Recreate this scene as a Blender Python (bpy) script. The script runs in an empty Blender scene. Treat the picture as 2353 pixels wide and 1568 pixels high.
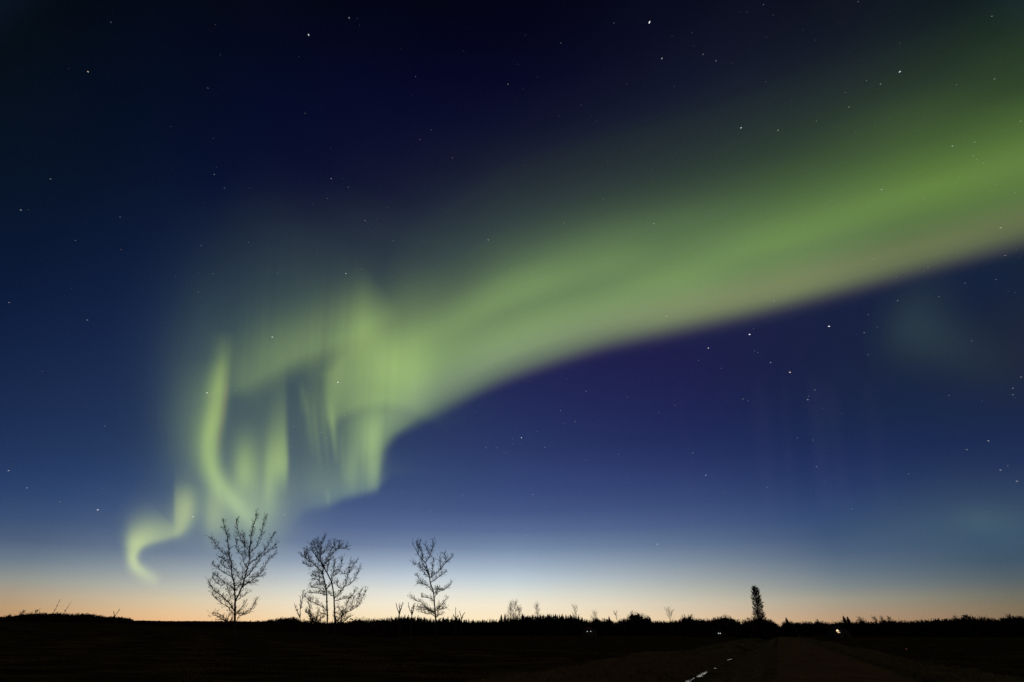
import bpy, math, random
import numpy as np
from mathutils import Vector

# ------------------------------------------------------------------ view geometry
TILT = math.radians(32.6)
F = 1045.5                    # focal length in V pixels (a 2353 x 1568 print of the view)
CAM = np.array([0.0, 0.0, 1.7])
CX, CY = 1176.5, 784.0
def vdir(x, y):
    """world direction seen at V point(s)"""
    x = np.asarray(x, float); y = np.asarray(y, float)
    u = x - CX; v = -(y - CY)
    d = np.stack([u, F*math.cos(TILT) - v*math.sin(TILT), F*math.sin(TILT) + v*math.cos(TILT)], -1)
    return d / np.linalg.norm(d, axis=-1, keepdims=True)
def vproj(d):
    """V point of world direction(s)"""
    d = np.asarray(d, float)
    w = d[..., 1]*math.cos(TILT) + d[..., 2]*math.sin(TILT)
    v = -d[..., 1]*math.sin(TILT) + d[..., 2]*math.cos(TILT)
    w = np.maximum(w, 1e-4)
    return CX + F*d[..., 0]/w, CY - F*v/w

scene = bpy.context.scene
col = scene.collection
cam_d = bpy.data.cameras.new('camera'); cam = bpy.data.objects.new('camera', cam_d); col.objects.link(cam)
cam.location = CAM; cam.rotation_euler = (math.pi/2 + TILT, 0, 0)
cam_d.sensor_width = 36.0; cam_d.lens = F/2353*36.0
cam_d.clip_start = 0.1; cam_d.clip_end = 120000
scene.camera = cam
scene.render.resolution_x = 1024; scene.render.resolution_y = 682
scene.view_settings.view_transform = 'Standard'; scene.view_settings.look = 'None'
scene.view_settings.exposure = 0; scene.view_settings.gamma = 1; scene.view_settings.use_curve_mapping = False
scene.render.dither_intensity = 2.0
scene.cycles.transparent_max_bounces = 32
scene.cycles.max_bounces = 5

# ---- sky description: V coordinates are pixels of a 2353 x 1568 print of the view ----
def s2l(c):
    c = np.asarray(c, float) / 255.0
    return np.where(c <= 0.04045, c / 12.92, ((c + 0.055) / 1.055) ** 2.4)

SKY_X = [0, 400, 800, 1176, 1600, 2000, 2353]
SKY_Y = [0, 200, 400, 600, 800, 1000, 1100, 1180, 1250, 1300, 1345, 1385, 1430]
SKY_C = [
 [(7,16,24),(5,11,24),(4,6,20),(4,4,20),(9,12,29),(16,22,34),(24,40,40)],
 [(8,20,32),(5,14,36),(6,10,38),(8,10,38),(20,25,44),(29,38,46),(30,48,44)],
 [(10,23,44),(8,18,50),(14,18,52),(26,32,56),(32,42,58),(36,52,52),(34,54,48)],
 [(12,28,60),(16,32,68),(40,54,74),(40,56,78),(34,46,76),(25,35,70),(22,38,70)],
 [(18,38,78),(26,46,86),(38,56,88),(32,38,86),(29,32,80),(24,36,70),(34,50,66)],
 [(28,50,96),(40,64,104),(44,64,108),(40,54,108),(33,44,99),(26,44,88),(28,50,92)],
 [(36,60,106),(52,78,116),(56,80,120),(52,72,122),(46,64,114),(36,56,100),(44,64,96)],
 [(54,78,114),(70,94,128),(74,96,136),(70,90,134),(64,84,126),(48,72,110),(56,78,100)],
 [(80,98,124),(98,116,142),(108,126,158),(108,130,162),(94,114,144),(64,86,116),(56,80,106)],
 [(118,130,140),(142,154,164),(162,176,194),(158,176,196),(134,146,160),(88,106,126),(68,86,102)],
 [(156,152,142),(184,186,176),(210,214,212),(204,214,216),(170,174,170),(118,128,132),(94,102,102)],
 [(182,154,118),(218,198,164),(240,230,208),(242,232,210),(206,196,174),(156,146,128),(120,112,92)],
 [(192,144,106),(240,190,138),(250,222,176),(252,230,188),(230,198,158),(178,142,108),(134,108,84)],
]
_C = np.array(SKY_C, float)
_C[2:6, :, 2] *= .90; _C[6, :, 2] *= .96; _C[3:7, :, 1] *= .96; _C[7, :, 1] *= .98; _C[3:6, 0:2, 1] *= .96; _C[4:6, 6, 1] *= .86
SKY_L = s2l(_C) ** 0.4545   # interpolate in a perceptual scale

def pchip_w(xs, x):
    """cubic Hermite (Catmull-Rom, monotone-ish) along one axis: returns index and 4 weights"""
    xs = np.asarray(xs, float); x = np.clip(x, xs[0], xs[-1])
    i = np.clip(np.searchsorted(xs, x, side='right') - 1, 0, len(xs) - 2)
    t = (x - xs[i]) / (xs[i + 1] - xs[i])
    return i, t

def interp_rows(xs, vals, x):
    """vals [n, ...] sampled at xs, smooth interpolation at x [m]"""
    xs = np.asarray(xs, float); vals = np.asarray(vals, float)
    d = np.zeros_like(vals); h = np.diff(xs)
    sl = (vals[1:] - vals[:-1]) / h.reshape((-1,) + (1,) * (vals.ndim - 1))
    a, b = sl[:-1], sl[1:]
    m = np.where(a * b > 0, 2 * a * b / (a + b + 1e-30 * np.sign(a + b + 1e-30)), 0)
    d[1:-1] = m; d[0] = sl[0]; d[-1] = sl[-1]
    i, t = pchip_w(xs, x)
    sh = (-1,) + (1,) * (vals.ndim - 1)
    t = t.reshape(sh); hh = h[i].reshape(sh)
    return ((2*t**3-3*t**2+1)*vals[i] + (t**3-2*t**2+t)*hh*d[i] + (-2*t**3+3*t**2)*vals[i+1] + (t**3-t**2)*hh*d[i+1])

def sky_at(x, y):
    """linear sky colour at arrays of V points"""
    x = np.asarray(x, float).ravel(); y = np.asarray(y, float).ravel()
    out = np.zeros((len(x), 3))
    # rows first, then columns
    cols = interp_rows(SKY_Y, SKY_L, y)            # [m, ncol, 3]
    # horizontal smooth interpolation per sample
    xs = np.asarray(SKY_X, float); xc = np.clip(x, xs[0], xs[-1])
    i = np.clip(np.searchsorted(xs, xc, side='right') - 1, 0, len(xs) - 2)
    t = ((xc - xs[i]) / (xs[i+1] - xs[i]))[:, None]
    n = len(xs); m = np.arange(len(x))
    p0 = cols[m, np.maximum(i-1,0)]; p1 = cols[m, i]; p2 = cols[m, i+1]; p3 = cols[m, np.minimum(i+2, n-1)]
    out = 0.5*((2*p1) + (-p0+p2)*t + (2*p0-5*p1+4*p2-p3)*t*t + (-p0+3*p1-3*p2+p3)*t**3)
    return np.clip(out, 0, None) ** 2.2

def sst(a, b, x):
    t = np.clip((x - a) / (b - a), 0, 1); return t*t*(3-2*t)

def seg_field(X, Y, pts, side_r=None):
    """distance field to a polyline: returns signed side distance (+ = right of travel), parameter-interpolated extras"""
    best = np.full(X.shape, 1e9); sgn = np.zeros(X.shape); ex = None
    P = np.array(pts, float)
    ext = [np.zeros(X.shape) for _ in range(P.shape[1]-2)]
    for k in range(len(P)-1):
        ax, ay = P[k,:2]; bx, by = P[k+1,:2]
        dx, dy = bx-ax, by-ay; L2 = dx*dx+dy*dy
        t = np.clip(((X-ax)*dx+(Y-ay)*dy)/L2, 0, 1)
        qx, qy = X-(ax+t*dx), Y-(ay+t*dy)
        d = np.hypot(qx, qy); s = (qx*dy-qy*dx)/np.sqrt(L2)   # + = left side when travelling down (y down)
        m = d < best
        best = np.where(m, d, best); sgn = np.where(m, np.sign(s), sgn)
        for j in range(len(ext)):
            ext[j] = np.where(m, P[k,2+j]+t*(P[k+1,2+j]-P[k,2+j]), ext[j])
    return best, sgn, ext

def resample(pts, n=4):
    """Catmull-Rom refine of control rows"""
    P = np.array(pts, float); out = []
    for k in range(len(P)-1):
        p0 = P[max(k-1,0)]; p1 = P[k]; p2 = P[k+1]; p3 = P[min(k+2,len(P)-1)]
        for j in range(n):
            t = j/n
            out.append(0.5*((2*p1)+(-p0+p2)*t+(2*p0-5*p1+4*p2-p3)*t*t+(-p0+3*p1-3*p2+p3)*t**3))
    out.append(P[-1]); return np.array(out)

# --- the broad band: lower edge, then brightness against height over the edge ---
EDGE = [(700,1150),(760,1110),(810,1060),(860,1030),(894,1003),(951,966),(1052,914),(1176,857),(1378,791),(1539,757),(1765,706),(2006,645),(2119,614),(2353,553),(2700,455),(3200,300)]
BD = [-60,-30,-12,5,25,50,80,110,140,175,210,250,300,360,430,520,640]
BAND = {  # green light at each height, per x
 880: [0,.000,.03,.09,.14,.18,.20,.21,.21,.19,.15,.09,.06,.025,.010,.003,0],
 980: [0,.004,.05,.12,.18,.225,.26,.27,.25,.22,.15,.08,.042,.018,.007,.002,0],
 1176:[0,.005,.05,.13,.205,.285,.30,.265,.225,.25,.205,.115,.055,.022,.009,.003,0],
 1378:[0,.006,.05,.13,.21,.265,.275,.24,.205,.21,.17,.115,.055,.022,.009,.003,0],
 1539:[0,.006,.045,.125,.215,.255,.265,.265,.225,.18,.145,.110,.055,.022,.010,.003,0],
 1765:[0,.007,.045,.125,.200,.220,.215,.215,.235,.205,.15,.100,.055,.024,.011,.004,0],
 2119:[0,.006,.036,.090,.142,.160,.152,.157,.180,.200,.16,.115,.072,.046,.018,.006,0],
 2353:[0,.006,.034,.076,.120,.143,.150,.157,.175,.188,.168,.122,.080,.036,.024,.008,0],
 2800:[0,.006,.034,.076,.120,.143,.150,.157,.175,.188,.168,.122,.080,.036,.024,.008,0],
}
def band(X, Y):
    E = np.interp(X, *zip(*resample(EDGE, 6)[:, :2].tolist())) if False else np.interp(X, resample(EDGE,6)[:,0], resample(EDGE,6)[:,1])
    D = E - Y
    ks = sorted(BAND); prof = np.array([BAND[k] for k in ks])
    fine = np.linspace(-60, 640, 701)
    pf = interp_rows(BD, prof.T, fine)              # [701, nk]
    di = np.clip((D + 60), 0, 699.0); i0 = di.astype(int); ft = di - i0
    G = np.zeros(X.shape)
    xk = np.clip(X, ks[0], ks[-1])
    kk = np.clip(np.searchsorted(ks, xk, side='right')-1, 0, len(ks)-2)
    ksa = np.array(ks, float)
    tx = (xk-ksa[kk])/(ksa[kk+1]-ksa[kk]); tx = tx*tx*(3-2*tx)
    a = pf[i0, kk]*(1-ft)+pf[i0+1, kk]*ft; b = pf[i0, kk+1]*(1-ft)+pf[i0+1, kk+1]*ft
    G = a*(1-tx)+b*tx
    G = np.where(D <= -60, 0, G)
    # left end: dissolves into the folds
    G *= sst(790, 960, X + 0.12*(Y-900))
    # pink fringe along the lower edge
    pink = np.exp(-((D+6)/22.0)**2)*sst(950, 1300, X)
    warm = sst(1900, 900, X)                         # redder / paler towards the left
    low = np.exp(-((D-30)/60.0)**2)
    east = sst(1100, 1900, X)
    R = G*(0.56+0.10*warm + (0.06+0.22*east)*low) + 0.010*pink
    B = G*(0.15+0.06*warm + 0.12*low) + 0.009*pink
    return np.stack([R, G, B], -1)

def blob(X, Y, cx, cy, l, r, u, d, amp, ang=0.0, p=2.0):
    """soft spot with its own spread to the left, right, up and down"""
    a = math.radians(ang); dx, dy = X-cx, Y-cy
    qx = dx*math.cos(a)+dy*math.sin(a); qy = -dx*math.sin(a)+dy*math.cos(a)
    sx = np.where(qx < 0, l, r); sy = np.where(qy < 0, u, d)
    return amp*np.exp(-(np.abs(qx/sx)**p) - (np.abs(qy/sy)**2.0))

def stroke(X, Y, pts, n=4):
    """pts rows: x, y, spread left of travel, spread right of travel, light"""
    P = resample(pts, n); d, s, (wl, wr, am) = seg_field(X, Y, P)
    w = np.where(s > 0, wl, wr)
    return am*np.exp(-(d/np.maximum(w, 1))**2)

def tint(G, r, b): return np.stack([G*r, G, G*b], -1)

def rays(X, Y):
    """fine structure: near vertical rays, converging slowly upwards"""
    q = (X-1176)/(1+(Y-1000)*0.00006) + 0.015*(Y-1000)
    return (np.sin(q*.137+1.0+1.3*np.sin(q*.023))+.8*np.sin(q*.29+2.0+.004*Y+1.7*np.sin(q*.041+1))+.9*np.sin(q*.061+.5)+.5*np.sin(q*.57+4+.006*Y+2*np.sin(q*.07)))*(.6+.4*np.sin(q*.031+Y*.011))/2.0

def folds(X, Y, which="GH"):
    """the folded western end: arm, blob, rays"""
    G = np.zeros(X.shape)
    # main bright knot, with a flat lower side and a straight left side
    knot = blob(X, Y, 860, 850, 170, 110, 115, 105, .225, -14, 2.6)
    knot += blob(X, Y, 852, 785, 60, 42, 52, 80, .055)
    knot += blob(X, Y, 905, 860, 70, 90, 60, 60, .0)
    lowcut = np.interp(X, [640,740,762,790,832,880,940,1010], [975,975,985,962,945,938,945,985])
    knot *= sst(14, -26, Y-lowcut)
    leftcut = np.interp(Y, [600,700,760,820,860,975,1056], [800,790,784,762,742,756,768])
    knot *= sst(-1, 1, (X-leftcut-6)/(20+26*sst(880, 780, Y)))
    G += knot
    G += blob(X, Y, 955, 715, 70, 110, 80, 90, .050) + blob(X, Y, 890, 835, 90, 90, 80, 70, .050)*sst(14, -26, Y-lowcut)
    G += blob(X, Y, 600, 950, 90, 70, 80, 100, .035) + blob(X, Y, 700, 1010, 60, 60, 120, 120, .030)
    # tail of the knot running down as a point
    G += stroke(X, Y, [(752,870,11,14,.0),(757,915,11,14,.06),(762,960,9,11,.14),(767,1000,7,8,.10),(773,1060,6,6,.03)])
    # upper arm towards the left
    arm = stroke(X, Y, [(905,690,30,90,.0),(840,742,46,80,.10),(780,770,44,80,.120),(730,792,42,80,.128),(657,824,38,80,.130),(600,858,36,80,.10),(560,876,36,75,.08),(525,892,24,60,.03)])
    G += arm
    veil = stroke(X, Y, [(930,700,20,60,.0),(860,735,20,130,.022),(780,775,20,170,.030),(700,805,20,180,.030),(600,855,20,180,.026),(520,895,20,140,.014),(470,915,20,90,.0)])
    K = veil*(1+.16*rays(X, Y))
    # broad faint veil over the arm and to its left
    K += blob(X, Y, 640, 770, 220, 260, 190, 150, .020)
    K += blob(X, Y, 560, 960, 150, 160, 190, 180, .028)
    K += blob(X, Y, 456, 960, 80, 60, 200, 150, .052)
    G += blob(X, Y, 838, 712, 30, 26, 70, 70, .040)
    # S shaped ray
    G += stroke(X, Y, [(520,760,22,28,.0),(514,815,17,24,.08),(511,850,15,24,.17),(506,894,16,26,.23),(498,954,17,28,.27),(489,995,18,28,.28),(486,1035,19,28,.28),(491,1075,20,27,.27),(508,1115,21,26,.25),(532,1148,21,22,.21),(556,1176,20,20,.14),(585,1210,16,18,.05),(600,1225,16,18,.0)])
    G += stroke(X, Y, [(500,830,10,60,.0),(484,960,10,70,.07),(474,1040,10,60,.07),(500,1120,10,40,.05)])
    # ray 4: straight right side
    r4 = blob(X, Y, 646, 1062, 28, 40, 75, 48, .27) + blob(X, Y, 618, 1105, 14, 17, 90, 60, .12) + blob(X, Y, 650, 960, 26, 30, 90, 60, .055)
    r4 *= sst(8, -8, X-np.interp(Y, [860,900,1000,1060,1120,1200], [656,658,659,661,659,645]))
    G += r4
    G += blob(X, Y, 560, 1083, 24, 30, 66, 50, .20, 4)
    G += blob(X, Y, 600, 1150, 75, 60, 100, 80, .115)
    G += blob(X, Y, 553, 1030, 40, 50, 50, 60, .03)
    # ray 2 at the corner of the band
    r2 = blob(X, Y, 856, 1030, 24, 26, 75, 82, .20) + blob(X, Y, 862, 1090, 22, 18, 40, 40, .07)
    r2 *= sst(14, -14, X-np.interp(Y, [900,1000,1035,1060,1130], [960,905,886,880,868]))
    G += r2
    G += blob(X, Y, 805, 1085, 14, 16, 55, 40, .075) + blob(X, Y, 822, 1040, 40, 40, 110, 85, .125)
    und = blob(X, Y, 875, 965, 80, 70, 60, 80, .12)
    und *= sst(20, -16, X-np.interp(Y, [900,960,1000,1035,1060,1130], [1070,965,905,886,880,868]))
    G += und
    # thin rays between
    for (x0, y0, x1, y1, w, a) in [(700,890,722,1060,7,.03),(716,900,738,1090,6,.035),(735,900,757,1090,6,.03),(752,1120,754,1165,5,.04),(690,870,704,960,9,.03),(783,985,789,1110,6,.03)]:
        G += stroke(X, Y, [(x0,y0,w,w,0.0),((x0*2+x1)/3,(y0*2+y1)/3,w,w,a),((x0+x1*2)/3,(y0+y1*2)/3,w,w,a),(x1,y1,w,w,.0)])
    G += blob(X, Y, 735, 920, 36, 55, 120, 150, .075)
    # low skirt with its sharp lower side
    sk = blob(X, Y, 760, 1125, 75, 120, 60, 60, .105)
    G += sk
    cut = np.interp(X, [560,640,680,700,754,787,868,900], [1260,1240,1200,1176,1166,1148,1128,1090])
    right = sst(640, 700, X)
    G *= 1-(right*sst(-16, 14, Y-cut))
    # low rays and the hook
    H = blob(X, Y, 490, 1185, 24, 30, 55, 50, .16) + blob(X, Y, 570, 1190, 80, 80, 70, 60, .09)
    H += blob(X, Y, 560, 1150, 150, 130, 110, 90, .055)
    h1 = stroke(X, Y, [(440,1110,26,26,.0),(434,1140,30,26,.07),(428,1170,30,26,.13),(420,1200,28,18,.17),(408,1222,28,12,.19),(373,1234,38,11,.18),(339,1243,38,11,.24),(318,1256,30,11,.33),(306,1278,15,12,.36),(311,1298,16,12,.30),(325,1312,16,13,.22),(345,1326,15,15,.13),(370,1340,14,16,.0)][::-1])
    H += h1
    H += blob(X, Y, 305, 1245, 14, 60, 40, 18, .09)
    H += blob(X, Y, 340, 1208, 44, 70, 46, 30, .07)
    r6 = blob(X, Y, 424, 1165, 40, 26, 50, 55, .15)*sst(-6, 5, X-401); H += r6
    gap = blob(X, Y, 400, 1268, 60, 50, 18, 40, .8)
    H *= np.clip(1-gap, 0, 1)
    warm = sst(880, 600, X)
    H = H*1.08
    if which == 'H': return tint(H, 0.86, 0.16)
    G = G*(1+0.065*rays(X, Y)*sst(1250, 1100, Y)*sst(560, 820, Y))
    out = tint(G, 0.70, 0.20) + tint(K, .62, .42)
    out[..., 2] += G*0.12*sst(1060, 1180, Y)
    if which == 'GH': out = out + tint(H, 0.86, 0.14)
    out[..., 0] += 0.05*G*warm; out[..., 2] -= 0.05*G*warm
    # orange fringe on the right side of the S ray
    fr = stroke(X, Y, [(524,850,4,7,.0),(521,900,4,7,.03),(514,954,5,7,.03),(505,1010,5,7,.02),(508,1050,5,7,.0)])
    out[..., 0] += fr
    return out

def glow(X, Y):
    return tint(blob(X, Y, 2330, 1195, 120, 120, 60, 60, .030), .6, .5)

def faint_light(X, Y):
    """barely visible patches and rays under the eastern half of the band"""
    G = blob(X, Y, 2095, 745, 60, 75, 95, 85, .020, 30) + blob(X, Y, 2180, 790, 80, 120, 60, 60, .012, 20)
    G += blob(X, Y, 2260, 1200, 60, 90, 34, 34, .014, 10)
    out = tint(G, .55, .5)
    for (x0, x1, w, a) in [(1742,1772,26,.006),(1800,1822,16,.004),(1868,1902,22,.008),(1905,1948,18,.006),(1990,2040,30,.004),(1560,1585,24,.003)]:
        t = np.clip((Y-860)/360, 0, 1); c = x0+(x1-x0)*t
        g = .5*a*np.exp(-((X-c)/w)**2)*sst(820, 930, Y)*sst(1250, 1130, Y)
        out = out + np.stack([g*.9, g*.8, g*1.25], -1)
    return out

# ------------------------------------------------------------------ night sky (world)
world = bpy.data.worlds.new('World'); scene.world = world; world.use_nodes = True
wn, wl = world.node_tree.nodes, world.node_tree.links
wn.clear()
def node(nodes, t, **kw):
    n = nodes.new(t)
    for k, v in kw.items(): setattr(n, k, v)
    return n
def mathn(nodes, links, op, a, b=None, c=None, clamp=False):
    n = nodes.new('ShaderNodeMath'); n.operation = op; n.use_clamp = clamp
    for i, s in enumerate((a, b, c)):
        if s is None: continue
        if isinstance(s, (int, float)): n.inputs[i].default_value = s
        else: links.new(s, n.inputs[i])
    return n.outputs[0]
tc = node(wn, 'ShaderNodeTexCoord')
sep = node(wn, 'ShaderNodeSeparateXYZ'); wl.new(tc.outputs['Generated'], sep.inputs[0])
az = mathn(wn, wl, 'MULTIPLY', mathn(wn, wl, 'ARCTAN2', sep.outputs[0], sep.outputs[1]), 180/math.pi)
elev = mathn(wn, wl, 'MULTIPLY', mathn(wn, wl, 'ARCSINE', sep.outputs[2]), 180/math.pi)
# fine steps near the horizon: e' = sqrt(elevation / 90)
ep = mathn(wn, wl, 'POWER', mathn(wn, wl, 'DIVIDE', mathn(wn, wl, 'MAXIMUM', elev, 0.0), 90.0), 0.5)
AZS = list(range(-77, 78, 11))
NE = 31
total = None
for k, A in enumerate(AZS):
    ramp = node(wn, 'ShaderNodeValToRGB'); cr = ramp.color_ramp; cr.interpolation = 'LINEAR'
    pos = [i/(NE-1) for i in range(NE)]
    for i, p in enumerate(pos):
        el = math.radians(p*p*90.0 + 0.001); a = math.radians(A)
        d = np.array([math.sin(a)*math.cos(el), math.cos(a)*math.cos(el), math.sin(el)])
        x, y = vproj(d)
        xc, yc = min(max(float(x), -250), 2600), min(max(float(y), 0), 1430)
        c = sky_at(xc, yc)[0] + glow(np.array([xc]), np.array([yc]))[0]
        side = max(0.0, (abs(A)-50)/27.0)              # beyond the frame the dusk glow fades out
        c = c*(1-0.45*side)
        if el > math.radians(72): c = c*0 + np.array([.0012,.0014,.008])
        e = cr.elements[i] if i < 2 else cr.elements.new(p)
        e.position = p
    # positions are sorted by the ramp: write colours afterwards
    for i, e in enumerate(sorted(cr.elements, key=lambda q: q.position)):
        p = e.position; el = math.radians(p*p*90.0 + 0.001); a = math.radians(A)
        d = np.array([math.sin(a)*math.cos(el), math.cos(a)*math.cos(el), math.sin(el)])
        x, y = vproj(d)
        xc, yc = min(max(float(x), -250), 2600), min(max(float(y), 0), 1430)
        c = sky_at(xc, yc)[0] + glow(np.array([xc]), np.array([yc]))[0]
        side = max(0.0, (abs(A)-50)/27.0)
        c = c*(1-0.45*side)
        e.color = (float(c[0]), float(c[1]), float(c[2]), 1)
    wl.new(ep, ramp.inputs[0])
    w = mathn(wn, wl, 'SUBTRACT', 1.0, mathn(wn, wl, 'DIVIDE', mathn(wn, wl, 'ABSOLUTE', mathn(wn, wl, 'SUBTRACT', az, float(A))), 11.0), clamp=True)
    sc_ = node(wn, 'ShaderNodeVectorMath', operation='SCALE')
    wl.new(ramp.outputs[0], sc_.inputs[0]); wl.new(w, sc_.inputs['Scale'])
    if total is None: total = sc_.outputs[0]
    else:
        ad = node(wn, 'ShaderNodeVectorMath', operation='ADD'); wl.new(total, ad.inputs[0]); wl.new(sc_.outputs[0], ad.inputs[1]); total = ad.outputs[0]
# dark blue night sky behind the viewer
back = mathn(wn, wl, 'DIVIDE', mathn(wn, wl, 'SUBTRACT', mathn(wn, wl, 'ABSOLUTE', az), 66.0), 11.0, clamp=True)
bc = node(wn, 'ShaderNodeVectorMath', operation='SCALE'); bc.inputs[0].default_value = (0.006, 0.011, 0.030); wl.new(back, bc.inputs['Scale'])
ad = node(wn, 'ShaderNodeVectorMath', operation='ADD'); wl.new(total, ad.inputs[0]); wl.new(bc.outputs[0], ad.inputs[1])
bg = node(wn, 'ShaderNodeBackground'); wl.new(ad.outputs[0], bg.inputs['Color']); bg.inputs['Strength'].default_value = 1.0
# last trace of the sun far below the horizon
sky = node(wn, 'ShaderNodeTexSky', sky_type='NISHITA'); sky.sun_disc = False
sky.sun_elevation = math.radians(-9); sky.sun_rotation = math.radians(-8)
bg2 = node(wn, 'ShaderNodeBackground'); wl.new(sky.outputs[0], bg2.inputs['Color']); bg2.inputs['Strength'].default_value = 0.05
adds = node(wn, 'ShaderNodeAddShader'); wl.new(bg.outputs[0], adds.inputs[0]); wl.new(bg2.outputs[0], adds.inputs[1])
wo = node(wn, 'ShaderNodeOutputWorld'); wl.new(adds.outputs[0], wo.inputs['Surface'])

# weak fill lamp added behind the viewer: warms the ground and the nearer stems
warm_fill_d = bpy.data.lights.new('moon', 'SUN'); moon = bpy.data.objects.new('moon', warm_fill_d); col.objects.link(moon)
warm_fill_d.energy = 0.075; warm_fill_d.angle = math.radians(0.5); warm_fill_d.color = (1.0, 0.60, 0.32)
moon.rotation_euler = Vector((-0.35, 0.85, -0.36)).to_track_quat('-Z', 'Y').to_euler()

STARS = """0 0:632,128,2 502,410,4.2,w 393,393,1 1186,503,2 975,722,1.5 1216,790,1.5 1235,954,1 1222,996,2.5,c 288,1022,2.5 977,960,1 1280,1073,2 1160,1157,1 119,1199,3 162,1197,1.3 685,1238,2 430,1373,2 690,1425,2,r 1147,1402,1.8 1418,1383,1.6 1213,1562,1.8,r 1135,1558,1 1256,313,1.2 1228,142,1.2 1425,1073,1
1024 0:300,200,5 531,103,3 590,146,1 578,107,.9 245,323,1 280,647,1.6 425,848,1 429,1020,3 527,1069,2 500,1020,1 406,1132,1.7 324,1167,1.2 562,1233,1.5 622,1259,2.8 689,1250,1.5 666,1322,1.5 750,1184,1.7,r 782,1374,1.7 910,437,1.6 1184,293,1.4,r 1437,481,2.8 999,742,2,c 936,797,1.8 1120,901,2 892,548,.9 967,1061,1.2 829,283,1 1086,1210,1 1324,1369,3 1033,1373,1.2 950,1373,1.3 1064,1436,1.3 1239,1512,1.8 1331,1283,1.2 1344,1529,1.2 1454,1534,1.8 513,1561,3.5 602,1536,1.8 348,1438,1.3 125,1559,2 1082,1560,1
2048 0:784,128,8 581,132,2 279,247,1.8 76,202,1 34,367,1.4,r 145,440,1 64,511,.9 655,480,1.5 394,600,1.5 268,660,1.5,c 448,663,1,r 482,692,1.5,c 855,334,3.5 1090,311,2.2 1163,348,2.4 1254,359,1 1027,187,1.5 913,207,1 1434,27,1.8 1340,70,1.2 1297,71,1.2,b 1038,264,.9 926,494,1.2 1452,212,1 1449,467,1.5 1306,730,4.5 72,945,1.2 780,836,1,r 545,922,1 798,968,1 1136,1034,1.2 798,1043,.9 520,1137,1.8 298,1271,2.6 648,1253,1.2 810,1276,3.2 818,1369,2 925,1221,1.2 292,1299,1 856,1501,1.4 1038,1509,1.8 227,1508,1
3072 0:514,11,2 30,87,1.5 200,170,1 270,230,.9 397,135,1 752,245,1.2 1277,94,2.2 1292,451,2.6 752,410,5 562,461,1.8 642,480,2.8 441,528,2 461,611,2.2 277,691,2 134,577,1 168,629,.9 58,744,3 497,755,1.3 611,689,1.2 1075,484,1.6 1441,692,2.5 1358,747,1.4 1052,834,3.2 1179,812,2.2 1172,890,2.2 1190,911,2 1229,931,2 1097,968,1.3 1093,1016,1.6 1051,745,1 973,733,1 866,987,1.2 648,1082,3.2 365,1142,2 504,1112,1.5 889,1132,2 1297,1051,1.8 1410,1100,2 200,1281,1.8 909,1309,1.3 1327,1300,3.2 604,1477,2 1353,1458,2.4 913,1526,2 890,1550,1.2 1418,1424,1.3 1434,1471,1.1 248,990,1 1363,872,1
0 1100:52,158,2.4 498,258,2.8 407,77,1 1002,10,1.4 1130,99,1.6 922,272,1.2,r 242,550,1.3 1180,673,4.1 1345,660,1.8 1370,678,1.3,r 598,862,1.6 321,954,1.1,b 49,1117,3 153,1215,2.8 342,1295,1.8 558,1340,4.5 735,1182,1 585,1220,1 1100,1380,3.4 1403,1258,1
1024 1100:93,355,4.2 137,312,2 855,72,1.6 1074,40,2 1008,94,1.8 655,130,1.1 467,613,5 884,371,2 746,421,1.7 950,313,1.4 1045,276,1.6 1326,185,1.7 1395,320,1.8 1384,144,1.2 1282,370,1.2 1440,413,1.3 995,466,1.6 985,486,1.4 1067,480,1.2 1169,557,1.6 1070,717,2 1165,761,1.8 1047,826,2 1254,781,1.4 1082,888,2.2 939,892,1.1 1234,898,1 1196,931,1.1 1310,984,2.6 1375,984,1.8 1412,1008,1.5 1426,1014,2 1371,1115,1.3 508,804,2.4 373,898,2.6 404,932,2 260,769,1.6 214,866,1.6 203,984,1.6 647,1080,1.3 392,1193,1.3 338,1215,1.4 833,1238,1.6 1179,1258,2.4 992,1346,2 162,1368,2.4 1432,1306,1
2048 1100:171,25,1.6 343,72,1.8 661,16,1.8 70,136,1.4 145,149,1.6 166,165,1.4 297,125,1.4,r 27,240,1.3 880,235,3.4 441,338,1.2 189,371,1.6 164,427,2 240,551,1.4 103,611,1.6 312,595,1.8 422,664,2.4 277,774,2.8 360,837,2.4 298,848,1.6 144,893,1.6 54,929,4.1 107,931,1.3 4,935,1.6 7,963,1.6 54,970,1.2 188,984,2.4 419,1059,2 118,1254,2.2 76,1487,2.4 606,1022,2 618,1041,1.4 658,697,1.6 837,786,1.8 875,809,1.2 929,745,1.6 1120,418,4.5 1062,488,1.8 1034,568,1.3,r 1194,533,1.8 1355,340,6 1378,308,1.8 1383,434,1.8 1402,443,1.7 1317,708,2.2 1347,719,1.6 1031,1016,2.4 1105,1143,3.2 1211,1246,1.4 1256,1349,1.5 1320,1338,1.4 1455,1212,2 828,1537,3
3072 1100:36,148,2.2 731,15,1.6 1123,47,1.8 1299,27,2 1412,100,1.3 1371,94,1.3,r 975,125,2 740,147,2.2 572,228,1.9 348,294,5.5 549,330,2.2 624,299,1.4 571,457,1.8 591,452,1.1 15,500,3.4 125,556,5,w 267,657,2.2 232,692,1.8 227,712,3 286,472,1.2,b 314,763,1.2,r 422,791,1.4 168,930,1.6 257,942,1.8 277,1095,2.2 325,1178,1.2 1162,377,1.6 1031,688,1.8 1221,720,1.2 1397,647,2.6 1396,684,2.2 1408,702,1.2 1444,583,2.4 1257,947,3.2 1134,997,2.5 1326,1113,3 1420,1177,3 1367,1089,1.6 801,1136,1.8 480,1334,1.7 605,1317,1.1 765,1328,1.1 890,1455,1.2 133,188,1.2
"""

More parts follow.
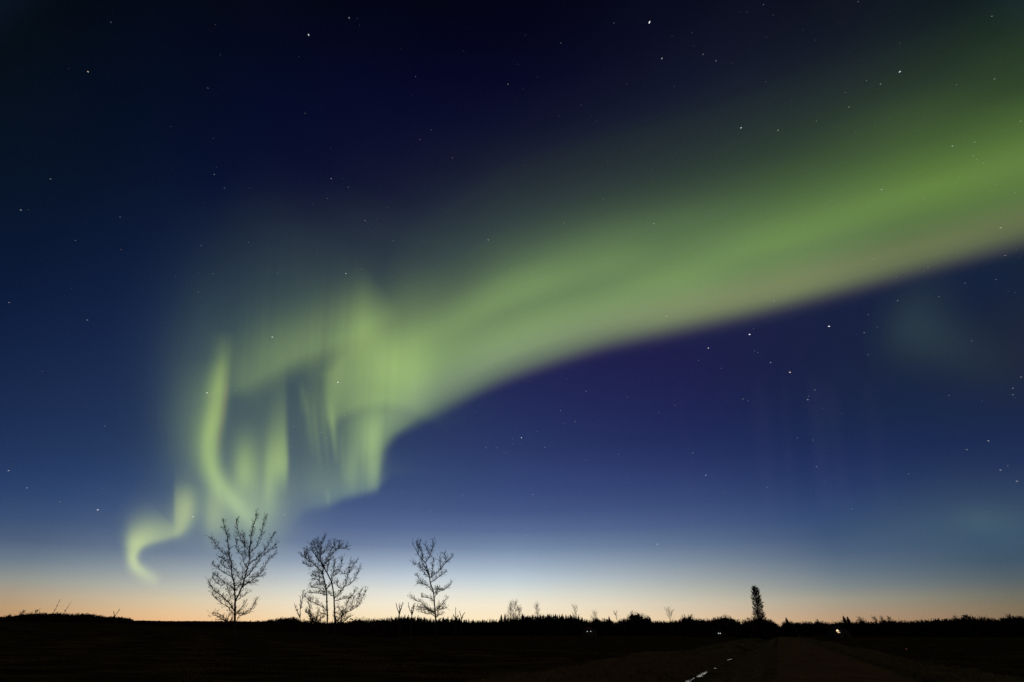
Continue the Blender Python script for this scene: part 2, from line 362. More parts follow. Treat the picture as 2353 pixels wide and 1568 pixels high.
# ------------------------------------------------------------------ helpers
rng = np.random.default_rng(7); random.seed(7)
def tag(o, label=None, cat=None, group=None, kind=None):
    if label: o['label'] = label
    if cat: o['category'] = cat
    if group: o['group'] = group
    if kind: o['kind'] = kind
    return o
def mesh_obj(name, V, faces, mat, parent=None, smooth=False, quads=None):
    """V [n,3]; faces [m,3] and/or quads [k,4] -> one mesh object"""
    me = bpy.data.meshes.new(name); V = np.asarray(V, np.float32)
    tri = np.asarray(faces, np.int32).reshape(-1, 3) if faces is not None and len(faces) else np.zeros((0, 3), np.int32)
    qd = np.asarray(quads, np.int32).reshape(-1, 4) if quads is not None and len(quads) else np.zeros((0, 4), np.int32)
    me.vertices.add(len(V)); me.vertices.foreach_set('co', V.ravel())
    nl = len(tri)*3 + len(qd)*4
    me.loops.add(nl); me.loops.foreach_set('vertex_index', np.concatenate([tri.ravel(), qd.ravel()]))
    me.polygons.add(len(tri)+len(qd))
    st = np.concatenate([np.arange(len(tri))*3, len(tri)*3 + np.arange(len(qd))*4]).astype(np.int32)
    me.polygons.foreach_set('loop_start', st)
    if smooth: me.polygons.foreach_set('use_smooth', np.ones(len(st), bool))
    me.update(calc_edges=True); me.validate()
    if mat: me.materials.append(mat)
    o = bpy.data.objects.new(name, me); col.objects.link(o)
    if parent: o.parent = parent
    return o
def empty(name, loc=(0, 0, 0)):
    o = bpy.data.objects.new(name, None); o.location = loc; o.empty_display_size = 0.2; col.objects.link(o); return o

class MB:
    """mesh collector in world coordinates"""
    def __init__(s): s.V = []; s.T = []; s.Q = []; s.n = 0
    def add(s, V, T=None, Q=None):
        V = np.asarray(V, float)
        s.V.append(V)
        if T is not None and len(T): s.T.append(np.asarray(T, int) + s.n)
        if Q is not None and len(Q): s.Q.append(np.asarray(Q, int) + s.n)
        s.n += len(V)
    def tube(s, P, R, k=5):
        P = np.asarray(P, float); R = np.asarray(R, float); n = len(P)
        t = np.gradient(P, axis=0); t /= np.linalg.norm(t, axis=1, keepdims=True)+1e-9
        ref = np.array([0.31, 0.9, 0.3]); a = np.cross(t, ref); a /= np.linalg.norm(a, axis=1, keepdims=True)+1e-9
        b = np.cross(t, a); th = np.arange(k)*2*math.pi/k
        V = (P[:, None] + R[:, None, None]*(np.cos(th)[None, :, None]*a[:, None] + np.sin(th)[None, :, None]*b[:, None])).reshape(-1, 3)
        Q = [(i*k+j, i*k+(j+1) % k, (i+1)*k+(j+1) % k, (i+1)*k+j) for i in range(n-1) for j in range(k)]
        s.add(V, None, Q)
    def box(s, c, d, rz=0):
        c = np.array(c, float); d = np.array(d, float)/2
        X = np.array([(x, y, z) for z in (-1, 1) for y in (-1, 1) for x in (-1, 1)], float)*d
        cs, sn = math.cos(rz), math.sin(rz); X = np.stack([X[:, 0]*cs-X[:, 1]*sn, X[:, 0]*sn+X[:, 1]*cs, X[:, 2]], 1)
        s.add(X+c, None, [(0,2,3,1),(4,5,7,6),(0,1,5,4),(2,6,7,3),(0,4,6,2),(1,3,7,5)])
    def build(s, name, mat, parent=None, origin=None, smooth=False):
        V = np.concatenate(s.V)
        T = np.concatenate(s.T) if s.T else None; Q = np.concatenate(s.Q) if s.Q else None
        if parent is not None:
            q = parent
            while q is not None: V = V - np.array(q.location); q = q.parent
        elif origin is not None: V = V - np.array(origin)
        o = mesh_obj(name, V, T, mat, parent, smooth, Q)
        if parent is None and origin is not None: o.location = origin
        return o

def principled(name, color, rough=0.9, noise=None, color2=None, bump=0, bump_scale=8, spec=0.3, coords='Object'):
    m = bpy.data.materials.new(name); m.use_nodes = True
    n, l = m.node_tree.nodes, m.node_tree.links; b = n['Principled BSDF']
    b.inputs['Base Color'].default_value = (*color, 1); b.inputs['Roughness'].default_value = rough
    b.inputs['Specular IOR Level'].default_value = spec
    if noise:
        t = n.new('ShaderNodeTexCoord'); mp = n.new('ShaderNodeMapping'); l.new(t.outputs[coords], mp.inputs[0])
        mp.inputs['Scale'].default_value = noise if isinstance(noise, tuple) else (noise,)*3
        nz = n.new('ShaderNodeTexNoise'); nz.inputs['Scale'].default_value = 1; nz.inputs['Detail'].default_value = 7; nz.inputs['Roughness'].default_value = .68
        l.new(mp.outputs[0], nz.inputs['Vector'])
        r = n.new('ShaderNodeValToRGB'); r.color_ramp.elements[0].position = .36; r.color_ramp.elements[1].position = .66
        r.color_ramp.elements[0].color = (*color, 1); r.color_ramp.elements[1].color = (*(color2 or color), 1)
        l.new(nz.outputs[0], r.inputs[0]); l.new(r.outputs[0], b.inputs['Base Color'])
        if bump:
            nb = n.new('ShaderNodeTexNoise'); nb.inputs['Scale'].default_value = bump_scale; nb.inputs['Detail'].default_value = 6
            l.new(t.outputs[coords], nb.inputs['Vector'])
            bp = n.new('ShaderNodeBump'); bp.inputs['Strength'].default_value = bump; bp.inputs['Distance'].default_value = .15
            l.new(nb.outputs[0], bp.inputs['Height']); l.new(bp.outputs[0], b.inputs['Normal'])
    return m
def glowing(name, color, strength, add=False):
    m = bpy.data.materials.new(name); m.use_nodes = True; n, l = m.node_tree.nodes, m.node_tree.links; n.clear()
    e = n.new('ShaderNodeEmission'); e.inputs[0].default_value = (*color, 1); e.inputs[1].default_value = strength
    o = n.new('ShaderNodeOutputMaterial')
    if add:
        t = n.new('ShaderNodeBsdfTransparent'); a = n.new('ShaderNodeAddShader')
        l.new(e.outputs[0], a.inputs[0]); l.new(t.outputs[0], a.inputs[1]); l.new(a.outputs[0], o.inputs[0])
        m.cycles.emission_sampling = 'NONE'
    else: l.new(e.outputs[0], o.inputs[0])
    return m

M_FIELD = principled('ploughed_soil', (.018,.010,.004), 1, (.12,.45,.3), (.13,.072,.027), .9, 3.0, spec=0)
M_VERGE = principled('dry_grass_ground', (.06,.038,.013), 1, .5, (.26,.17,.06), .9, 4.0, spec=0)
M_ROAD = principled('gravel', (.17,.078,.034), 1, .5, (.27,.130,.06), .5, 18.0, spec=0)
M_GRASS = principled('grass_blades', (.13,.095,.03), .9, 1.5, (.38,.30,.11), spec=0)
M_BARK = principled('bark', (.050,.030,.018), .9, 3.0, (.10,.065,.04))
M_TWIG = principled('twigs', (.055,.028,.018), .9, 2.0, (.09,.05,.03))
M_NEEDLE = principled('needles', (.012,.018,.008), .9, 1.0, (.025,.035,.015))
M_RIDGE = principled('far_forest', (.015,.018,.010), .95, .05, (.03,.03,.018))
M_WATER = principled('ditch_water', (.01,.01,.012), .02, spec=.5)
M_WATER.node_tree.nodes['Principled BSDF'].inputs['IOR'].default_value = 1.33

# ------------------------------------------------------------------ stars
star_me = {}
def star_mesh():
    V = [(1,0,0),(-1,0,0),(0,1,0),(0,-1,0),(0,0,1.0),(0,0,-1.0)]
    T = [(0,2,4),(2,1,4),(1,3,4),(3,0,4),(2,0,5),(1,2,5),(3,1,5),(0,3,5)]
    # one round of subdivision to a small ball
    V = [np.array(v, float) for v in V]; out = []
    for a, b, c in T:
        ab, bc, ca = (V[a]+V[b]), (V[b]+V[c]), (V[c]+V[a]); i = len(V)
        V += [ab/np.linalg.norm(ab), bc/np.linalg.norm(bc), ca/np.linalg.norm(ca)]
        out += [(a, i, i+2), (i, b, i+1), (i+2, i+1, c), (i, i+1, i+2)]
    return np.array(V), np.array(out)
SV, ST = star_mesh()
RSTAR = 60000.0
STAR_TINT = {'': (1,1,1), 'w': (1,.80,.6), 'r': (1,.45,.35), 'c': (.5,.95,1), 'b': (.45,.5,1)}
def star_level(m): return min(9, int(round(m*1.6)))
def star_meshdata(lv, t):
    key = (lv, t)
    if key not in star_me:
        me = bpy.data.meshes.new('star'); me.from_pydata([tuple(v) for v in SV], [], [tuple(int(i) for i in f) for f in ST])
        m = lv/1.6
        me.materials.append(glowing('starlight', STAR_TINT[t], 0.020*m**1.86, add=True)); star_me[key] = me
    return star_me[key]
BRIGHT = {
 (202,165): 'warm tinted star high in the dark top left corner of the sky',
 (709,81): 'bright white star near the top edge, left of the middle of the sky',
 (1492,52): 'brightest white star of the sky, near the top edge',
 (1703,294): 'bright lone star above the middle of the green band',
 (2068,165): 'bright star high at the right, above the broad end of the green aurora band',
 (475,903): 'bright star just left of the S shaped aurora ray',
 (225,1172): 'bright star low at the left, above and left of the hooked aurora curl',
 (626,775): 'bright star at the upper side of the folded aurora arm, above the dark gap',
 (776,879): 'bright star shining through the bright knot of the aurora',
 (1198,1006): 'bright star of the little cluster above the slender bare tree',
 (1628,800): 'leftmost of four bright stars under the green band',
 (1722,769): 'brightest of four stars under the green band, close to its edge',
 (1905,750): 'rightmost of four bright stars under the green band',
 (1815,856): 'warm bright star in the blue sky, lowest of four below the green band'}
edgeX, edgeY = resample(EDGE, 6)[:, 0], resample(EDGE, 6)[:, 1]
faint = MB(); KV = 1/1.7408
nst = 0
for line in STARS.strip().split('\n'):
    org, rest = line.split(':'); ox, oy = map(float, org.split())
    for t in rest.split():
        p = t.split(','); x = (ox+float(p[0])*.7014)*KV; y = (oy+float(p[1])*.7014)*KV
        m = float(p[2]); tn = p[3] if len(p) > 3 else ''
        d = vdir(x, y); w = float(d[1]*math.cos(TILT)+d[2]*math.sin(TILT))
        px = RSTAR/(455.0*math.sqrt(1))*w**1.0          # size of one picture pixel out there
        r = px*(0.27 + 0.052*max(m-1, 0))
        loc = CAM + d*RSTAR
        if m <= 1.15:
            faint.add(SV*r*1.0 + loc, ST); continue
        o = bpy.data.objects.new('star', star_meshdata(star_level(m), tn)); col.objects.link(o)
        o.location = loc
        # lens smear put into the shape: stars slightly drawn out away from the middle of the view
        o.scale = (r, r, r*1.0)
        vx, vy = x-CX, y-CY; L = math.hypot(vx, vy)+1e-6
        d2 = vdir(x+vx/L*3, y+vy/L*3)-d
        q = Vector(d2).to_track_quat('Z', 'Y'); o.rotation_euler = q.to_euler(); o.scale = (r, r, r*(1+0.9*min(1, L/900)))
        lab = None
        for (bx, by), tx in BRIGHT.items():
            if abs(bx-x) < 4 and abs(by-y) < 4: lab = tx
        over = y < np.interp(x, edgeX, edgeY)-230; under = y > np.interp(x, edgeX, edgeY) or (x < 760 and y > 950)
        where = 'in the dark sky above the green aurora' if over else ('in the blue sky below or left of the green aurora' if under or x < 400 else 'shining through the green aurora glow')
        size = 'clear white' if m >= 2.4 else 'small faint'
        if tn == 'r': size = 'small reddish'
        if tn in ('c', 'b'): size = 'small bluish'
        if lab: tag(o, lab, 'star')
        else: tag(o, size+' star '+where, 'star', size+' stars '+where)
        nst += 1
o = faint.build('faint_stars', glowing('faint_starlight', (1,1,1), 0.035, add=True)); tag(o, 'faintest pinprick stars scattered over the whole night sky', 'stars', None, 'stuff')

# ------------------------------------------------------------------ aurora
def aurora_mat():
    m = bpy.data.materials.new('aurora_light'); m.use_nodes = True; n, l = m.node_tree.nodes, m.node_tree.links; n.clear()
    at = n.new('ShaderNodeAttribute'); at.attribute_name = 'light'
    e = n.new('ShaderNodeEmission'); l.new(at.outputs['Color'], e.inputs[0]); e.inputs[1].default_value = 1
    t = n.new('ShaderNodeBsdfTransparent'); a = n.new('ShaderNodeAddShader'); o = n.new('ShaderNodeOutputMaterial')
    l.new(e.outputs[0], a.inputs[0]); l.new(t.outputs[0], a.inputs[1]); l.new(a.outputs[0], o.inputs[0])
    m.cycles.emission_sampling = 'NONE'
    return m
M_AUR = aurora_mat()
def aurora_sheet(name, fn, x0, x1, y0, y1, step, dist, parent, eps=0.0015):
    """a glowing sheet of air: geometry curved through the sky at the distance dist(x, y), light given off per point"""
    xs = np.arange(x0, x1+step, step); ys = np.arange(y0, y1+step, step)
    X, Y = np.meshgrid(xs, ys)
    L = np.clip(fn(X, Y), 0, None)
    L = L*np.clip((L[..., 1:2]-eps)/(3*eps), 0, 1)
    # feather to nothing at the sides of the sheet
    D = vdir(X, Y); P = CAM + D*dist(X, Y)[..., None]
    on = (L[..., 1] > 0); q = on[:-1, :-1] | on[1:, :-1] | on[:-1, 1:] | on[1:, 1:]
    idx = np.arange(X.size).reshape(X.shape)
    Q = np.stack([idx[:-1, :-1][q], idx[1:, :-1][q], idx[1:, 1:][q], idx[:-1, 1:][q]], 1)
    used = np.unique(Q); remap = np.zeros(X.size, int); remap[used] = np.arange(len(used))
    V = P.reshape(-1, 3)[used]
    o = mesh_obj(name, V, None, M_AUR, parent, True, remap[Q])
    a = o.data.attributes.new('light', 'FLOAT_COLOR', 'POINT')
    c = np.ones((len(used), 4), np.float32); c[:, :3] = L.reshape(-1, 3)[used]
    a.data.foreach_set('color', c.ravel())
    return o
aur = empty('aurora', (0, 0, 0)); tag(aur, 'green northern lights: broad band with folded rays and a pale hook at its left end', 'aurora')
aurora_sheet('light_band', band, 800, 2680, -40, 1120, 5, lambda x, y: 26000 + 6*(1200-y) - 2.0*(x-1200), aur)
aurora_sheet('folded_curtain', lambda x, y: folds(x, y, 'G'), 100, 1150, 340, 1420, 4, lambda x, y: 33000 + 5*(1200-y), aur, eps=.0004)
aurora_sheet('faint_rays', faint_light, 1450, 2480, 600, 1300, 7, lambda x, y: 30000 + 0*x, aur, eps=.0004)
aurora_sheet('hooked_curl', lambda x, y: folds(x, y, 'H'), 220, 800, 960, 1400, 4, lambda x, y: 38000 + 5*(1300-y), aur)

# ------------------------------------------------------------------ terrain
RD = np.array([math.sin(math.radians(26.3)), math.cos(math.radians(26.3))]); RN = np.array([RD[1], -RD[0]]); ROFF = 2.17
def to_qs(x, y): return x*RN[0]+y*RN[1]-ROFF, x*RD[0]+y*RD[1]
def from_qs(q, s): return (q+ROFF)*RN[0]+s*RD[0], (q+ROFF)*RN[1]+s*RD[1]
QK = [-6000,-30,-16,-12.5,-10.2,-8.5,-6.6,-5.0,-3.5,-2.9,0,2.5,2.8,3.1,3.8,4.5,5.6,9.5,30,6000]
QZ = [-.6,-.6,-.5,-.42,-.62,-1.10,-1.12,-.50,-.08,-.02,.06,-.02,-.14,-.20,-.04,-.06,-.40,-.50,-.6,-.6]
def lownoise(x, y, k):
    return (np.sin(x*k*1.1+y*k*.63+1.3)+np.sin(-x*k*.57+y*k*1.31+4.1)+np.sin(x*k*2.3+y*k*1.9+.7)*.5)/2.5
def gz(x, y):
    x = np.asarray(x, float); y = np.asarray(y, float)
    q, s = to_qs(x, y); z = np.interp(q, QK, QZ)
    off = sst(4.5, 9, np.abs(q))
    z = z + off*(0.05*lownoise(x, y, .9) + 0.12*lownoise(x, y, .13))
    r = np.hypot(x, y); a = np.degrees(np.arctan2(x, y))
    # the field climbs gently to a low rise on the left
    z = z + 5.6*sst(-8, -40, a)*sst(20, 300, r)
    return z
def grid_obj(name, qs, ss, mat, dz, jitter=0, ragged=0):
    Q, S = np.meshgrid(qs, ss); Q = Q.copy()
    if ragged:
        for c, sg in ((0, 1), (-1, -1)):
            Q[:, c] += sg*ragged*(.5+.5*np.sin(S[:, 0]*1.7+c)+.6*np.sin(S[:, 0]*.61+2)+rng.normal(0, .5, len(ss)))*.6
    x, y = from_qs(Q, S); z = gz(x, y)+dz
    if jitter: z = z + rng.normal(0, jitter, z.shape)*sst(3.3, 6, np.abs(Q))
    idx = np.arange(Q.size).reshape(Q.shape)
    qd = np.stack([idx[:-1, :-1].ravel(), idx[:-1, 1:].ravel(), idx[1:, 1:].ravel(), idx[1:, :-1].ravel()], 1)
    return mesh_obj(name, np.stack([x, y, z], -1).reshape(-1, 3), None, mat, None, True, qd)
def geo(a, b, n): return np.geomspace(a, b, n)
s_all = np.concatenate([-geo(6000, 8, 26), np.arange(-6, 90, .5), geo(90, 9000, 90)])
q_all = np.concatenate([-geo(6000, 40, 50), np.arange(-39, -12, .6), np.arange(-12, 11, .2), np.arange(11.2, 40, .8), geo(41, 6000, 50)])
g = grid_obj('ground', q_all, s_all, M_FIELD, 0, .018); tag(g, kind='structure')
s_v = np.concatenate([np.arange(-10, 90, .5), geo(90, 900, 70)])
g = grid_obj('grass_verge', np.arange(-14.5, -3.3, .15), s_v, M_VERGE, .02, .012); tag(g, kind='structure')
g = grid_obj('grass_verge', np.arange(2.2, 9.0, .1), s_v, M_VERGE, .02, .012); tag(g, kind='structure')
g = grid_obj('road', np.arange(-2.9, 2.4, .24), np.concatenate([np.arange(-12, 90, .5), geo(90, 1600, 60)]), M_ROAD, .028, 0, .2); tag(g, kind='structure')

# far low ridge of forest all round the horizon
RIDGE = [(-400,1436),(0,1430),(250,1431),(300,1425.8),(402,1427.3),(500,1427.5),(580,1428.5),(640,1430),(750,1433),(905,1430),(940,1428),(980,1430),(1100,1431),(1200,1429),(1300,1429),(1420,1434),(1500,1432),(1575,1430),(1650,1434),(1694,1440),(1760,1440),(1788,1441.6),(1800,1441.6),(1830,1440),(1900,1438),(2100,1437),(2353,1436),(2800,1440)]
xs = np.arange(-400, 2800, 3.0); RR = 2600.0
yt = np.interp(xs, *zip(*RIDGE)) + rng.normal(0, .35, len(xs))
def ray_at(x, y, dist):
    """point on the sight line at horizontal distance dist"""
    d = vdir(x, y); k = dist/np.hypot(d[..., 0], d[..., 1]); return CAM + d*k[..., None]
top = ray_at(xs, yt, np.full(len(xs), RR)); bot = top.copy(); bot[:, :2] *= .93; bot[:, 2] = -3
bk = top.copy(); bk[:, :2] *= 1.12; bk[:, 2] = -3
nR = len(xs); V = np.concatenate([bot, top, bk]); i = np.arange(nR-1)
Q = np.concatenate([np.stack([i, i+1, nR+i+1, nR+i], 1), np.stack([nR+i, nR+i+1, 2*nR+i+1, 2*nR+i], 1)])
tag(mesh_obj('distant_hills', V, None, M_RIDGE, None, False, Q), kind='structure')

def ground_hit(x, y):
    """first point of the ground on the sight line through V (x, y)"""
    d = vdir(x, y); k = np.arange(5, 900, .1); P = CAM + d*k[:, None]
    under = P[:, 2] < gz(P[:, 0], P[:, 1])
    i = int(np.argmax(under)) if under.any() else 1100
    return np.array([P[i, 0], P[i, 1], float(gz(P[i, 0], P[i, 1]))])
# ------------------------------------------------------------------ standing water in the ditch
def puddle(pts, zw, label):
    P = [CAM + vdir(x, y)*((zw-CAM[2])/vdir(x, y)[2]) for x, y in pts]
    P = np.array(P); c = P.mean(0); n = len(P)
    Q = []
    for k in range(n):            # rounded, uneven outline
        for t in np.linspace(0, 1, 6, endpoint=False):
            a, b, cc, d = P[k-1], P[k], P[(k+1) % n], P[(k+2) % n]
            Q.append(.5*((2*b)+(-a+cc)*t+(2*a-5*b+4*cc-d)*t*t+(-a+3*b-3*cc+d)*t**3))
    Q = np.array(Q); Q[:, :2] += rng.normal(0, .05, (len(Q), 2)); Q[:, 2] = zw
    m = len(Q); V = np.concatenate([Q, [[c[0], c[1], zw]]])
    o = mesh_obj('water', V, [(i, (i+1) % m, m) for i in range(m)], M_WATER); tag(o, label, None, None, 'structure'); return P
ZW = -1.03
for pts, lab in [([(1562,1584),(1570,1570),(1579,1561),(1588,1557),(1595,1555.5),(1593,1561),(1588,1567),(1585,1576),(1578,1584)], 'bright pool of ditch water at the bottom edge'),
                 ([(1601,1555.5),(1607,1549.5),(1614,1544.5),(1620,1541.5),(1626.5,1540.5),(1624,1546),(1618,1550.5),(1610,1555)], 'bright pool of ditch water just above the bottom edge'),
                 ([(1640,1536.5),(1643,1534.6),(1646,1534),(1644,1536.4)], 'tiny pool of ditch water'),
                 ([(1668,1517.4),(1671,1516),(1676,1515.4),(1680,1513.8),(1681,1515),(1675,1517)], 'small far pool of ditch water')]:
    if lab: P = puddle(pts, ZW, lab); print('puddle', lab, P.mean(0), to_qs(P[:, 0].mean(), P[:, 1].mean()))

# ------------------------------------------------------------------ grass
def blades(name, n, qf, sf, hmin, hmax, wid, mat, label, keep=None):
    q = qf(n); s = sf(n); x, y = from_qs(q, s); 
    if keep is not None:
        k = keep(q, s, x, y); x, y, q, s = x[k], y[k], q[k], s[k]
    n = len(x); z = gz(x, y); h = rng.uniform(hmin, hmax, n)*(0.55+0.45*rng.random(n)); a = rng.uniform(0, 2*math.pi, n)
    patch = .5+.5*lownoise(x, y, .7); h = h*(.45+.75*patch)
    lean = rng.normal(0, .28, (n, 2))*h[:, None]; w = wid*(1+.4*rng.random(n))
    dx, dy = np.cos(a)*w, np.sin(a)*w
    V = np.stack([np.stack([x-dx, y-dy, z-.02], 1), np.stack([x+dx, y+dy, z-.02], 1), np.stack([x+lean[:, 0], y+lean[:, 1], z+h], 1)], 1).reshape(-1, 3)
    T = np.arange(3*n).reshape(-1, 3)
    o = mesh_obj(name, V, T, mat); tag(o, label, 'grass', None, 'stuff'); return o
blades('ditch_grass', 90000, lambda n: rng.choice([-1, 1], n)*0+rng.uniform(-16.5, -8.9, n), lambda n: 12+55*rng.random(n)**1.3, .2, .5, .012, M_GRASS, 'dry grass on the ditch bank left of the road', lambda q, s, x, y: rng.random(len(q)) < .35+.65*(lownoise(x, y, .5) > -.1))
blades('ditch_grass', 26000, lambda n: np.where(rng.random(n) < .5, rng.normal(-8.9, .35, n), rng.normal(-6.4, .3, n)), lambda n: 25+55*rng.random(n), .08, .34, .012, M_GRASS, 'wet grass standing along the edges of the ditch water')
blades('verge_grass', 60000, lambda n: rng.uniform(-5.6, -2.9, n)+rng.normal(0, .3, n), lambda n: 12+80*rng.random(n)**1.3, .04, .16, .010, M_GRASS, 'short dry grass between the road and the wet ditch')
blades('verge_grass', 120000, lambda n: np.where(rng.random(n) < .85, rng.normal(3.9, .30, n), rng.uniform(3.2, 8, n)), lambda n: 14+100*rng.random(n)**1.4, .08, .26, .018, M_GRASS, 'dry grass verge right of the gravel road')
blades('field_stubble', 110000, lambda n: rng.uniform(-110, -14, n), lambda n: 2+75*rng.random(n), .06, .22, .012, M_GRASS, 'sparse stubble and dead weeds in the left field', lambda q, s, x, y: (lownoise(x, y, .35) > .25) & (y > 14))
blades('field_stubble', 60000, lambda n: rng.uniform(9, 70, n), lambda n: -10+100*rng.random(n), .05, .2, .012, M_GRASS, 'sparse stubble in the right field', lambda q, s, x, y: (lownoise(x, y, .35) > .2) & (y > 8))

# ------------------------------------------------------------------ traced bare trees
def traced_tree(name, label, cat, limbs, fx, fy, base_y, group=None, twig=1.0, buds=0.5, rpx=1.0, seed=1, depth_k=.35, twig_len=1.0):
    """limbs: polylines in a local print (x, y); fx, fy map them to V; the tree stands where its base meets the ground.
    Every limb leans towards or away from the viewer by its own amount, so the crown has depth."""
    R = random.Random(seed)
    b = limbs[0][0]; bp = ground_hit(fx(b[0]), base_y); D = math.hypot(bp[0], bp[1])
    dn = np.array([bp[0], bp[1], 0])/D
    def pos(x, y, off=0.0):
        d = vdir(fx(x), fy(y)); k = (D+off)/(d[0]*dn[0]+d[1]*dn[1]); return CAM+d*k
    mpp = np.linalg.norm(pos(b[0]+1, b[1])-pos(b[0], b[1]))     # metres per print unit
    vp = D/1260.0                                 # one V pixel at the tree, in metres
    root = empty(name, tuple(bp)); tag(root, label, cat, group)
    tr, cr = MB(), MB(); bd = MB()
    segs = []                                     # (p, dir, radius, len) sampled along limbs for twigs
    offs = {}
    for li, L in enumerate(limbs):
        P = resample([(p[0], p[1], p[2]) for p in L], 3)
        # start depth: nearest already placed point
        o0 = 0.0
        if li > 0:
            bestd = 1e9
            for (qx, qy), oo in offs.items():
                dd = (qx-P[0, 0])**2+(qy-P[0, 1])**2
                if dd < bestd: bestd = dd; o0 = oo
        length = np.sum(np.hypot(np.diff(P[:, 0]), np.diff(P[:, 1])))*mpp
        slope = R.uniform(-1, 1)*depth_k if li > 0 else R.uniform(-.06, .06)
        acc = np.concatenate([[0], np.cumsum(np.hypot(np.diff(P[:, 0]), np.diff(P[:, 1])))])*mpp
        W = []
        for k, p in enumerate(P):
            off = o0 + slope*acc[k]; offs[(p[0], p[1])] = off
            jx, jy = (R.gauss(0, .35), R.gauss(0, .3)) if li > 0 and 0 < k else (0, 0)
            W.append(pos(p[0]+jx, p[1]+jy, off))
        W = np.array(W)
        if li == 0: W[0] = bp - np.array([0, 0, .15])
        rad = np.maximum(P[:, 2]*mpp*np.interp(P[:, 2], [2, 4, 8], [1.6, 1.55, 1.2])*rpx, .62*vp)
        (tr if li == 0 or P[:, 2].max() >= 3.4 else cr).tube(W, rad, 6 if P[:, 2].max() > 3.4 else 4)
        for k in range(1, len(W)):
            if P[k, 1] > 1400 and li == 0: continue
            segs.append((W[k-1], W[k], rad[k], k/len(W), li))
    def twigs(p, d, L, r, lvl):
        d = d/np.linalg.norm(d); n = 4; P = [p]; dd = d.copy()
        for k in range(n):
            dd = dd + np.array([R.gauss(0, .10), R.gauss(0, .10), R.gauss(.07, .08)]); dd /= np.linalg.norm(dd)
            P.append(P[-1]+dd*L/n)
        P = np.array(P); cr.tube(P, np.linspace(r, r*.35, n+1), 3)
        if R.random() < buds:
            for q in ([P[-1]] if lvl else [P[-1], P[-2]]):
                s_ = R.uniform(.34, .66)*vp*max(twig_len, .6)
                bd.add(np.array([(1,0,0),(-1,0,0),(0,1,0),(0,-1,0),(0,0,1.5),(0,0,-1.2)])*s_+q, [(0,2,4),(2,1,4),(1,3,4),(3,0,4),(2,0,5),(1,2,5),(3,1,5),(0,3,5)])
        if lvl < 2:
            for k in range(R.choice([1, 2, 2, 3])):
                j = R.randint(1, n-1); ax = np.array([R.gauss(0, 1), R.gauss(0, 1), R.gauss(.35, .5)]); ax /= np.linalg.norm(ax)
                twigs(P[j], dd*.75+ax*.75, L*R.uniform(.4, .65), r*.7, lvl+1)
    for a, c, r, t, li in segs:
        sl = np.linalg.norm(c-a)
        lam = twig*sl/vp*(.66 if li else .1)
        for _ in range(int(lam)+(R.random() < lam-int(lam))):
            d = (c-a)/sl; side = np.array([R.gauss(0, 1), R.gauss(0, 1), R.gauss(0.3, .6)]); side -= d*side.dot(d); side /= np.linalg.norm(side)
            p = a+(c-a)*R.random()
            twigs(p, d*.75+side*.8, R.uniform(4.4, 12)*vp*twig_len, min(max(r*.4, .22*vp), .33*vp), 0)
    tr.build('trunk', M_BARK, root, smooth=True); cr.build('crown', M_TWIG, root)
    if bd.n: bd.build('buds', M_TWIG, root)
    return root
def zmap(ax, bx): return lambda v: ax+bx*v

